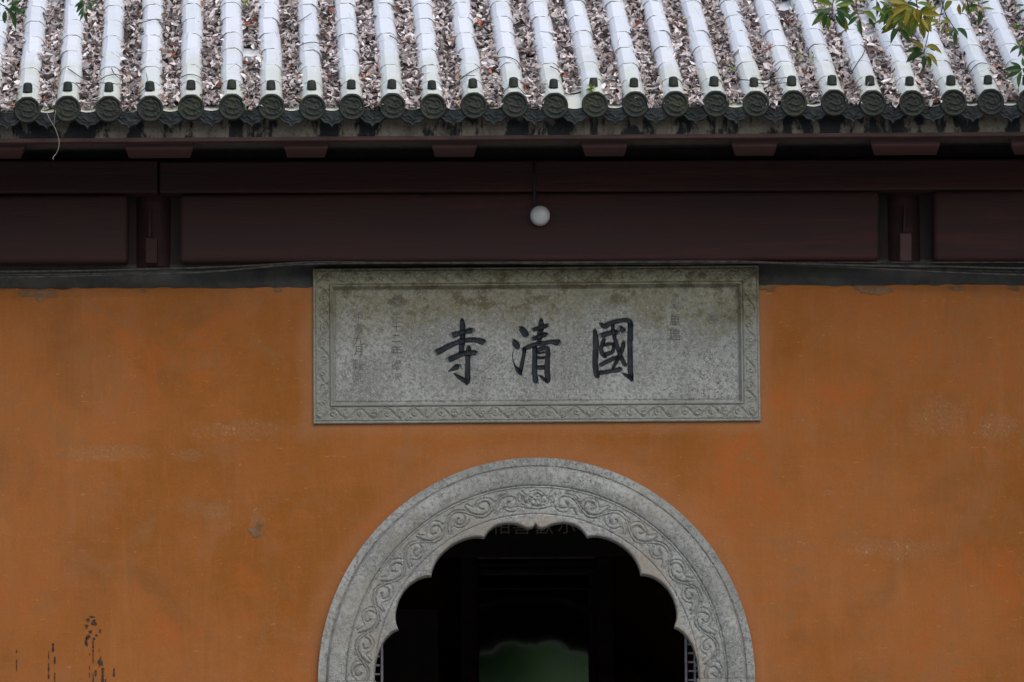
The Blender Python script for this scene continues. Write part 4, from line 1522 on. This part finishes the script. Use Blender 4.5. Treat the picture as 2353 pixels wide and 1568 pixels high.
pal = np.array([(.42, .385, .385), (.52, .48, .485), (.35, .31, .31), (.62, .58, .585), (.25, .205, .195), (.14, .11, .105), (.07, .052, .05), (.40, .11, .055), (.22, .10, .07), (.33, .26, .22)])
pw = np.array([.20, .20, .15, .12, .11, .08, .05, .004, .022, .045]); pw /= pw.sum()
LV, LF, LC = [], [], []
lr = random.Random(12)
SV = 1.80
outer = [(((r_[0] + (pitch / 2 if r_[0] < 0 else -pitch / 2)), r_[1]), pitch) for r_ in left + right]
for ci, (m_, w_) in enumerate(chan + outer):
    inview = ci < len(chan)
    # bed: a dark, lumpy layer of rotted leaves
    NB, NSb = (6, 130) if inview else (3, 60)
    openlip = lr.random() < 0.35
    idx = {}
    for j in range(NSb + 1):
        for i in range(NB + 1):
            t = -1 + 2 * i / NB
            s = (SLOPE - 0.15) * j / NSb
            n_ = pan_h(t) + 0.008 + 0.012 * (noise.noise((t * 2 + ci * 7, s * 9, 0)) + 0.4)
            p = axis_pt(m_, s, n_, t * w_ / 2)
            qx, qy = proj(p)
            ok = all(((qx - a) / c) ** 2 + ((qy - b) / d_) ** 2 > 1 for a, b, c, d_ in bare)
            if s < (0.06 if openlip else 0.004) + 0.03 * noise.noise((ci * 3.3, t * 2, 5)):
                ok = False
            idx[j, i] = (len(LV), ok)
            LV.append(tuple(p))
    for j in range(NSb):
        for i in range(NB):
            qd = [idx[j, i], idx[j, i + 1], idx[j + 1, i + 1], idx[j + 1, i]]
            if all(k[1] for k in qd):
                LF.append(tuple(k[0] for k in qd)); LC.append((.050, .038, .035))
    depth0 = 0.034 + 0.010 * noise.noise((ci * 1.7, 4, 2))
    nl = 560 if inview else 0
    nx2 = int(150 * (SLOPE - (SV if inview else 0)))
    for q in range(nl + nx2):
        t = lr.uniform(-0.72, 0.72)
        tq = t
        s = lr.uniform(0.035 if openlip else -0.012, SV) if lr.random() > 0.05 else lr.uniform(0.03 if openlip else -0.012, 0.10)
        if q >= nl:
            s = lr.uniform(SV if inview else 0.02, SLOPE - 0.15)
        lay = lr.random()
        n_ = pan_h(t) * 0.45 + depth0 * (0.3 + 0.7 * lay) + 0.024 * noise.noise((t + ci * 5, s * 7, 1)) - 0.004
        if s < 0.05:
            n_ *= 0.5
            t *= 0.55
        p = axis_pt(m_, s, n_, t * w_ / 2 * 0.9)
        qx, qy = proj(p)
        if any(((qx - a) / c) ** 2 + ((qy - b) / d_) ** 2 < lr.uniform(.6, 1.1) for a, b, c, d_ in bare):
            continue
        L = lr.uniform(0.030, 0.058) * (1.4 if lr.random() < 0.10 else 1)
        wd = L * lr.uniform(0.32, 0.56)
        fold_ = lr.uniform(-0.1, 0.8) * wd
        curl = lr.uniform(-0.4, 0.5) * L
        Rm = BASIS @ Matrix.Rotation(lr.uniform(0, 6.283), 3, 'Z') @ Matrix.Rotation(lr.gauss(-0.1, 0.55), 3, 'X') @ Matrix.Rotation(lr.gauss(0, 0.5), 3, 'Y')
        pts = [(0, -L / 2, curl * .5), (-wd * .42, -L * .2, fold_ * .8), (-wd * .5, L * .12, fold_), (0, L / 2, curl), (wd * .5, L * .12, fold_), (wd * .42, -L * .2, fold_ * .8), (0, 0, 0)]
        b = len(LV)
        for c in pts:
            LV.append(tuple(p + Rm @ Vector(c)))
        LF += [(b, b + 6, b + 1), (b + 1, b + 6, b + 2), (b + 2, b + 6, b + 3), (b + 3, b + 6, b + 4), (b + 4, b + 6, b + 5), (b + 5, b + 6, b)]
        pi = rng.choice(len(pal), p=pw)
        damp = 1.0 + 0.55 * noise.noise((ci * 4.1, s * 4.2, t * 1.5)) + 0.25 * noise.noise((ci * 9.0, s * 13, t * 4))
        c = np.minimum(pal[pi] * lr.uniform(0.85, 1.45) * max(0.4, damp), 0.8)
        LC += [tuple(c)] * 6
    # fine dead stalks among the leaves
    for q in range(26):
        s, t = lr.uniform(0.02, SV), lr.uniform(-.7, .7)
        p = axis_pt(m_, s, depth0 + 0.012, t * w_ / 2)
        if any(((proj(p)[0] - a) / c) ** 2 + ((proj(p)[1] - b) / d_) ** 2 < 1 for a, b, c, d_ in bare):
            continue
        L = lr.uniform(0.03, 0.10)
        d_ = (EX * lr.uniform(-1, 1) + A * lr.uniform(-1, 1) + NRM * lr.uniform(-.2, .5)).normalized() * L
        sd = d_.cross(NRM).normalized() * 0.0012
        b = len(LV)
        LV += [tuple(p - sd), tuple(p + sd), tuple(p + d_ + sd), tuple(p + d_ - sd), tuple(p + NRM * .0015), tuple(p + d_ + NRM * .0015)]
        LF += [(b, b + 4, b + 5, b + 3), (b + 4, b + 1, b + 2, b + 5)]
        c = pal[rng.choice(4)] * lr.uniform(.5, 1.1)
        LC += [tuple(c)] * 2
litter = mk('leaf_litter', LV, LF, LITTER)
at = litter.data.attributes.new('tint', 'FLOAT_COLOR', 'FACE')
at.data.foreach_set('color', np.concatenate([np.array(LC), np.ones((len(LC), 1))], 1).astype(np.float32).ravel())
tag(litter, 'dry brown leaves filling the channels between the roof tile rows', 'fallen leaves', kind='stuff')


# ------------------------------------------------------------------ larger dry twigs lying on the tiles
Z1 = lambda x, y: PP(x / 2.736, y / 2.736)
Z2 = lambda x, y: PP(850 + x / 2.736, y / 2.736)
Z3 = lambda x, y: PP(1700 + x / 2.736, y / 2.736)
twigs = [
    (Z1, [(465, 470), (510, 500), (545, 525), (575, 545)], 'short forked dry twig by the second nail cap from the left'),
    (Z1, [(520, 568), (600, 580), (690, 568), (850, 580)], 'long dry twig lying below the third nail cap from the left'),
    (Z1, [(690, 545), (730, 520), (790, 510), (850, 525)], 'thin dry twig curving above the third nail cap from the left'),
    (Z1, [(762, 470), (785, 510), (830, 545)], 'steep dry twig crossing the third tile row from the left'),
    (Z1, [(950, 160), (1010, 145), (1070, 132), (1135, 145)], 'thin dry twig spanning the top of the fourth tile row from the left'),
    (Z1, [(945, 640), (990, 605), (1008, 560), (1000, 500)], 'dry twig leaning at the fourth nail cap from the left'),
    (Z1, [(1240, 530), (1290, 510), (1350, 520), (1410, 560)], 'bowed dry twig over the fifth nail cap from the left'),
    (Z1, [(2030, 325), (2080, 300), (2150, 290), (2210, 298), (2330, 240)], 'longest dry twig crossing the eighth tile row from the left'),
    (Z1, [(2040, 150), (2080, 125), (2130, 92)], 'short dark twig high on the eighth tile row from the left'),
    (Z2, [(340, 245), (385, 270), (410, 310)], 'small dry twig at the upper right of the tenth tile row'),
    (Z2, [(815, 555), (850, 520), (925, 518)], 'hooked dry twig beside the nail cap of the twelfth row'),
    (Z2, [(830, 540), (880, 500), (930, 475), (972, 450)], 'thin dry twig slanting over the twelfth tile row'),
    (Z2, [(1060, 402), (1130, 390), (1200, 410), (1235, 455), (1285, 525)], 'arched dry twig over the thirteenth tile row'),
    (Z2, [(1105, 650), (1150, 600), (1200, 585), (1270, 650)], 'wiry dry twig looped below the nail cap of the thirteenth row'),
    (Z2, [(1440, 455), (1490, 480), (1525, 525)], 'dry twig on the right side of the fourteenth tile row'),
    (Z3, [(520, 572), (600, 575), (680, 570), (760, 565)], 'straight dry twig bridging two nail caps on the right half'),
    (Z3, [(410, 545), (500, 550), (640, 540), (750, 530)], 'faint dry twig above the bridging twig on the right half'),
    (Z3, [(1185, 480), (1220, 420), (1255, 370), (1272, 310)], 'long thin twig standing up the fifth tile row from the right'),
    (Z3, [(1975, 510), (2010, 460), (2060, 432), (2140, 445)], 'bent dry twig on the second tile row from the right'),
    (Z3, [(645, 500), (670, 480), (688, 455)], 'short dark twig beside the seventh tile row from the right'),
]
for (fn, pts, lab) in twigs:
    P = []
    for k, p in enumerate(spline(pts, 5)):
        x, y = fn(*p)
        P.append(R(x, y, 0.073 + 0.004 * noise.noise((k * .7, x * .1, 0))))
    base = P[0].copy()
    o = MB().tube([p - base for p in P], [0.0034 - 0.0016 * k / len(P) for k in range(len(P))], 5).build('dry_twig', TWIG, None, True)
    o.location = base
    tag(o, lab, 'twig', 'dry twigs on the tiles')

# pale stem hanging off the eave at the left
P = [W(x, y, -1.01 - 0.001 * k) for k, (x, y) in enumerate([tuple(q) for q in spline([(104, 250), (113, 272), (124, 290), (133, 312), (136, 330), (131, 350), (122, 362), (123, 367)], 5)])]
P = [R(100, 244, 0.02)] + P
hs = tag(MB().tube(P, 0.0018, 6).build('hanging_stem', PALETW, None, True), 'pale bare stem hanging over the eave at far left', 'stem')
P2 = [W(x, y, -1.012) for x, y in ((128, 254), (126, 266), (124, 288))]
MB().tube(P2, 0.0014, 5).build('side_shoot', PALETW, hs, True)


# ------------------------------------------------------------------ leaves: shared shapes
def leaf_mesh(name, mat, L=1.0, w=0.32, fold=0.10, curl=0.12):
    n = 6
    v, f = [], []
    for i in range(n + 1):
        t = i / n
        ww = w * (math.sin(math.pi * t ** 0.85)) ** 0.9 * 0.5 if 0 < i < n else 0.0
        zc = -curl * t * t
        v += [(-ww, t * L, zc + fold * ww * 2), (0, t * L, zc), (ww, t * L, zc + fold * ww * 2)]
    for i in range(n):
        for k in range(2):
            f.append((i * 3 + k, i * 3 + k + 1, (i + 1) * 3 + k + 1, (i + 1) * 3 + k))
    me = bpy.data.meshes.new(name)
    me.from_pydata(v, [], f)
    me.materials.append(mat)
    me.polygons.foreach_set('use_smooth', [True] * len(f))
    me.update()
    return me


LEAFS = {}
for key, mat in (('d', LEAF_D), ('m', LEAF_M), ('y', LEAF_Y)):
    LEAFS[key] = [leaf_mesh('leaf', mat, 1, w, fo_, cu_) for w, fo_, cu_ in ((.30, .5, .12), (.36, .7, .25), (.27, .3, -.06))]


def place_leaf(parent, pos, ang_img, size, key, rnd, inv):
    """ang_img: direction the tip points, measured in the upright plane from +X"""
    dirv = Vector((math.cos(ang_img), rnd.uniform(-.35, .35), math.sin(ang_img))).normalized()
    face = Vector((rnd.uniform(-.6, .6), -1, rnd.uniform(-.2, .9)))
    z = (face - dirv * face.dot(dirv)).normalized()
    x = dirv.cross(z)
    m_ = Matrix((x, dirv, z)).transposed().to_4x4()
    m_ = Matrix.Translation(pos) @ m_ @ Matrix.Diagonal((size, size, size, 1))
    return share('leaf', LEAFS[key][rnd.randrange(3)], parent, inv @ m_)


def tree(base, limb_pts, twiglist, label, crown_pts, seed):
    rnd = random.Random(seed)
    t = tag(empty('evergreen_tree', base), label, 'tree')
    inv = Matrix.Translation(-Vector(base))
    tr = MB()
    b = Vector(base)
    tp = [b, b + Vector((.05, 0, 1.5)), b + Vector((-.05, .1, 3.5)), b + Vector((.1, .05, 5.5)), b + Vector((.0, 0, 8.0)), b + Vector((.1, 0, 9.6))]
    tp = [Vector(p) for p in spline([tuple(p) for p in tp], 4)]
    tr.tube([p - b for p in tp], [0.24 - 0.19 * k / len(tp) for k in range(len(tp))], 12)
    tr.build('trunk', BARK, t, True)
    for lp_ in limb_pts:
        pts = [Vector(p) for p in spline(lp_, 5)]
        MB().tube([p - b for p in pts], [0.06 - 0.048 * k / len(pts) for k in range(len(pts))], 8).build('limb', BARK, t, True)
    # crown outside the picture, one mass of leaves
    V, F, C = [], [], []
    for (c, rad_, n) in crown_pts:
        for q in range(n):
            d_ = Vector((rnd.gauss(0, 1), rnd.gauss(0, 1), rnd.gauss(0, 1))).normalized() * rad_ * rnd.random() ** 0.4
            p = Vector(c) + Vector((d_.x, d_.y, d_.z * 0.7)) - b
            L = rnd.uniform(.07, .11)
            Rm = Matrix.Rotation(rnd.uniform(0, 6.28), 3, 'Z') @ Matrix.Rotation(rnd.uniform(-1.2, 1.2), 3, 'X')
            k = len(V)
            for cc in ((0, 0, 0), (-L * .17, L * .5, .01), (0, L, 0), (L * .17, L * .5, .01)):
                V.append(tuple(p + Rm @ Vector(cc)))
            F += [(k, k + 1, k + 2), (k, k + 2, k + 3)]
            C += [(0.03, 0.07, 0.022)] * 2 if rnd.random() < .6 else [(0.07, 0.115, 0.025)] * 2
    cr = mk('crown', V, F, WOODL, t)
    cr['kind'] = 'stuff'
    a_ = cr.data.attributes.new('tint', 'FLOAT_COLOR', 'FACE')
    a_.data.foreach_set('color', np.concatenate([np.array(C), np.ones((len(C), 1))], 1).astype(np.float32).ravel())
    for (pts, Y, clusters) in twiglist:
        P = [W(x, y, Y + 0.02 * k) for k, (x, y) in enumerate(pts)]
        P = [Vector(p) for p in spline([tuple(p) for p in P], 5)]
        tw = MB().tube([p - b for p in P], [0.0042 - 0.0028 * k / len(P) for k in range(len(P))], 6).build('twig', GREENTW, t, True)
        for (cx, cy, leaves) in clusters:
            for (dx, dy, ang_, size, key) in leaves:
                place_leaf(tw, W(cx + dx, cy + dy, Y + rnd.uniform(-.05, .05)), rad(ang_), size / 452.0, key, rnd, inv)
    return t


def spray(n, r, keys, seed, size=(34, 46), down=True, ry=None):
    rnd = random.Random(seed)
    out = []
    for i in range(n):
        dx, dy = rnd.uniform(-r, r), rnd.uniform(-(ry or r), (ry or r))
        a = math.degrees(math.atan2(-dy - 12, dx)) + rnd.uniform(-40, 40) if down else rnd.uniform(0, 360)
        out.append((dx * .6, dy * .6, a, rnd.uniform(*size), rnd.choice(keys)))
    return out


rt = [
    ([(1930, -70), (1922, -30), (1915, 0), (1912, 28)], -2.6, [(1912, 18, spray(14, 30, 'mmmdy', 1)), (1914, 22, [(0, 0, -155, 46, 'd'), (4, 2, -25, 46, 'd'), (0, -10, 165, 44, 'm'), (6, -8, 10, 46, 'm')])]),
    ([(1960, -60), (1966, -10), (1968, 20), (1973, 42)], -2.7, [(1972, 38, [(0, 0, -140, 34, 'd'), (3, 6, -85, 42, 'd'), (0, -8, -150, 28, 'd'), (10, -10, -30, 40, 'm'), (30, -18, -20, 36, 'm'), (24, 2, -60, 30, 'd')])]),
    ([(2020, -60), (2018, -20), (2014, 4)], -2.5, [(2014, 2, [(0, 0, -88, 38, 'd'), (-6, 0, 160, 38, 'm'), (6, 0, -40, 46, 'm'), (-4, -6, 190, 40, 'm')])]),
    ([(2075, -80), (2072, -20), (2067, 30), (2065, 66)], -2.6, [(2062, 14, spray(22, 34, 'mmmydd', 3)), (2064, 42, spray(11, 22, 'mmy', 4)), (2066, 66, [(0, 0, -125, 42, 'd'), (2, 2, -55, 44, 'd'), (0, -8, -20, 36, 'm'), (-2, -14, 200, 44, 'm')])]),
    ([(2110, -70), (2105, -20), (2108, 20), (2114, 48)], -2.75, [(2092, 12, spray(18, 26, 'yyym', 5)), (2110, 34, spray(11, 22, 'yym', 6)), (2114, 48, [(0, 0, -75, 44, 'y'), (3, -4, -60, 38, 'm'), (-4, 0, -130, 36, 'm'), (5, -8, -20, 36, 'y')])]),
    ([(2165, -60), (2150, 10), (2138, 55), (2128, 100), (2122, 122)], -2.45, [(2122, 112, [(0, 0, 150, 34, 'y'), (4, -4, -15, 42, 'y'), (0, 4, 185, 46, 'd'), (2, 10, 200, 50, 'd'), (0, 16, -90, 34, 'd'), (6, 10, -50, 44, 'y'), (4, 16, -65, 34, 'm'), (-2, 6, 170, 36, 'm'), (10, -10, -45, 24, 'd')])]),
    ([(2130, -50), (2132, 10), (2126, 60), (2120, 96)], -2.48, []),
    ([(2160, -60), (2164, 0), (2176, 40), (2190, 60), (2196, 70)], -2.55, [(2194, 66, [(0, 0, -130, 30, 'd'), (3, 0, -35, 38, 'd'), (1, 4, -92, 38, 'd'), (-8, -12, 140, 26, 'm'), (-14, -6, -110, 22, 'y'), (-4, -4, -60, 26, 'd')])]),
    ([(2185, -60), (2172, -10), (2160, 40), (2158, 52)], -2.62, [(2158, 54, [(0, 0, 160, 26, 'y'), (2, 0, 10, 24, 'y'), (0, 0, -160, 22, 'm'), (8, 4, -100, 20, 'm')]), (2140, 4, spray(6, 22, 'my', 8, (26, 36)))]),
    ([(2226, -60), (2222, -10), (2226, 20), (2232, 46)], -2.6, [(2218, 6, [(0, 0, -110, 26, 'm'), (3, 0, -80, 24, 'm'), (-10, -6, 190, 24, 'm'), (14, -6, -5, 24, 'm')]), (2232, 44, [(0, 0, -92, 20, 'd')]), (2195, -2, spray(6, 20, 'my', 18, (26, 36)))]),
    ([(2254, -60), (2250, -10), (2249, 18)], -2.55, [(2249, 20, [(0, 0, -160, 32, 'm'), (2, 0, -8, 36, 'm'), (1, 3, -90, 38, 'd'), (0, -6, 180, 26, 'd'), (4, -10, 20, 24, 'd')])]),
    ([(2420, 60), (2380, 80), (2352, 100), (2342, 108)], -2.5, [(2344, 108, [(0, 0, 115, 22, 'm'), (0, 0, 205, 28, 'd'), (2, 2, -105, 24, 'd'), (6, 2, -80, 24, 'd'), (4, -4, 60, 24, 'm')])]),
    ([(2440, 120), (2390, 140), (2356, 156), (2346, 160)], -2.45, [(2348, 158, [(0, 0, 185, 44, 'd'), (0, 3, 205, 42, 'd'), (0, 6, -105, 40, 'd'), (2, 0, -60, 24, 'd'), (-2, -4, 160, 30, 'd'), (4, -4, 95, 24, 'd')])]),
    ([(2420, -30), (2380, 0), (2356, 14)], -2.6, [(2354, 12, [(0, 0, 185, 26, 'd'), (2, 10, -150, 24, 'd'), (0, 48, 185, 28, 'd')])]),
]
p0 = W(2075, -80, -2.6)
tree((4.6, -3.4, -1.0), [((4.6, -3.4, 5.2), (4.0, -3.0, 5.85), (p0.x + 0.9, -2.7, 6.0), (p0.x + .35, -2.6, 5.75), (W(2160, -62, -2.55).x, -2.55, W(2160, -62, -2.55).z)),
                         ((3.9, -3.0, 5.9), (3.1, -2.7, 5.95), (2.4, -2.62, 5.8), (W(2075, -80, -2.6).x, -2.6, W(2075, -80, -2.6).z), (W(1930, -72, -2.6).x, -2.6, W(1930, -72, -2.6).z)),
                         ((4.6, -3.4, 4.6), (3.9, -2.9, 5.0), (3.2, -2.55, 5.15), (W(2420, 60, -2.5).x, -2.5, W(2420, 60, -2.5).z))], rt,
     'evergreen tree with green and yellowing leaves drooping over the roof at right',
     [((4.6, -3.2, 7.6), 1.5, 2600), ((3.9, -2.9, 6.7), 0.7, 600), ((4.9, -3.6, 9.0), 1.2, 1500)], 31)
lt_ = [
    ([(-60, -40), (-20, -10), (0, 8), (18, 20)], -2.55, [(16, 14, [(0, 0, 20, 34, 'd'), (4, 6, -20, 40, 'd'), (6, 10, -62, 36, 'd'), (-4, 10, -95, 32, 'd'), (-14, 0, 160, 36, 'd'), (10, 2, 35, 30, 'd'), (26, 14, -35, 26, 'd'), (26, 10, 20, 26, 'd'), (-8, -6, 100, 30, 'd'), (-16, 14, -120, 30, 'd'), (0, -8, 60, 30, 'm'), (18, 16, -88, 40, 'd'), (-6, 4, -40, 34, 'd')])]),
    ([(215, -70), (205, -30), (196, 0), (190, 26)], -2.6, [(192, 10, [(0, 0, -130, 26, 'd'), (4, 4, -40, 28, 'd'), (0, 8, -120, 24, 'd'), (0, 16, -110, 26, 'd'), (2, 18, -75, 26, 'd'), (8, -6, -60, 26, 'd'), (-2, -4, 205, 24, 'd'), (14, -8, -20, 24, 'd'), (-2, -12, -110, 34, 'd')])]),
]
tree((-4.7, -3.4, -1.0), [((-4.7, -3.4, 4.8), (-4.0, -3.0, 5.3), (-3.3, -2.7, 5.45), (W(-60, -40, -2.55).x, -2.55, W(-60, -40, -2.55).z)),
                          ((-4.0, -3.0, 5.3), (-3.2, -2.7, 5.7), (-2.7, -2.62, 5.65), (W(215, -72, -2.6).x, -2.6, W(215, -72, -2.6).z))], lt_,
     'evergreen tree with dark green leaf sprays entering at upper left', [((-4.8, -3.4, 7.4), 1.5, 2600), ((-4.2, -3.2, 6.3), .8, 700), ((-4.7, -3.4, 8.8), 1.2, 1500)], 32)


# ------------------------------------------------------------------ seedlings rooted between the tiles
def seedling(px, py, n, size, mat, label, seed, off=0.07, droop=0.2):
    rnd = random.Random(seed)
    p = R(px, py, off)
    s = tag(empty('seedling', p), label, 'seedling', 'seedlings on the roof')
    me = leaf_mesh('leaf', mat, 1, 0.30, 0.4, 0.25)
    MB().tube([(0, 0.004, -0.012), (0, 0, 0.0), (0.002, -0.004, 0.014)], 0.0022, 5).build('stem', mat, s)
    for i in range(n):
        a = rnd.uniform(0, 2 * math.pi)
        d_ = Vector((math.cos(a), -0.45, math.sin(a) - droop)).normalized()
        z = Vector((rnd.uniform(-.3, .3), -.7, .7)); z = (z - d_ * z.dot(d_)).normalized()
        m_ = Matrix((d_.cross(z), d_, z)).transposed().to_4x4()
        share('leaf', me, s, Matrix.Translation((0, 0, .006)) @ m_ @ Matrix.Scale(size * rnd.uniform(.7, 1.1), 4))


seedling(1357, 206, 13, 0.034, SPROUT, 'bright green fern tuft growing below a nail cap near the middle', 3, 0.072, 0.5)
seedling(228, 122, 6, 0.026, PALESP, 'pale green seedling between the second and third tile rows', 4, 0.04)
seedling(1683, 160, 7, 0.026, PALESP, 'pale yellow green seedling beside the eighteenth tile row', 5, 0.05)
seedling(1838, 126, 7, 0.030, PALESP, 'pale green sprig lying between tile rows right of centre', 6, 0.05)
seedling(1868, 137, 7, 0.028, PALESP, 'broad leaved pale seedling below the drooping leaves', 7, 0.05)
seedling(1580, 208, 6, 0.024, PALESP, 'tiny yellowish seedling low between two rows right of middle', 8, 0.04)
seedling(565, 5, 6, 0.034, SPROUT, 'light green seedling at the top edge between tile rows', 9, 0.05)
seedling(2335, 62, 5, 0.026, SPROUT, 'small green sprout high on the roof at far right', 10, 0.05)

# ------------------------------------------------------------------ woodland across the courtyard, seen mirrored in the shrine glass
rnd = np.random.default_rng(4)
V, F, C = [], [], []
clumps = []
HX = [(-36, -1.0), (-42, 0.6), (-60, 8.6), (-80, 17.5), (-100, 22.0), (-118, 22.5)]
hv = [(x, y, z) for (y, z) in HX for x in (-60, 60)]
hf = [(2 * i + 1, 2 * i, 2 * i + 2, 2 * i + 3) for i in range(len(HX) - 1)]
tag(mk('hillside', hv, hf, simple('hill_ground', (0.045, 0.085, 0.025), (0.07, 0.115, 0.035), 2, rough=0.95)), kind='structure')
for i in range(620):
    y = rnd.uniform(-92, -37)
    x = rnd.uniform(-40, 40)
    z = float(np.interp(-y, [-q[0] for q in HX], [q[1] for q in HX]))
    r = rnd.uniform(0.9, 1.9)
    clumps.append((x, y, z + r * rnd.uniform(.2, .6), r))
for (x, y, z, r) in clumps:
    n = 90
    d_ = rnd.normal(size=(n, 3)); d_ /= np.linalg.norm(d_, axis=1)[:, None]
    p = np.array((x, y, z)) + d_ * r * rnd.random((n, 1)) ** 0.35
    tone = rnd.uniform(.7, 1.3)
    for q in p:
        a = rnd.normal(size=3) * 0.42
        b = rnd.normal(size=3) * 0.42
        k = len(V)
        V += [tuple(q - a), tuple(q + b), tuple(q + a), tuple(q - b)]
        F.append((k, k + 1, k + 2, k + 3))
        C.append((0.062 * tone, 0.120 * tone, 0.036 * tone))
wd = mk('woodland', V, F, WOODL)
a_ = wd.data.attributes.new('tint', 'FLOAT_COLOR', 'FACE')
a_.data.foreach_set('color', np.concatenate([np.array(C), np.ones((len(C), 1))], 1).astype(np.float32).ravel())
tag(wd, 'green bushes covering the hillside across the courtyard mirrored in the shrine glass', 'woodland', kind='stuff')
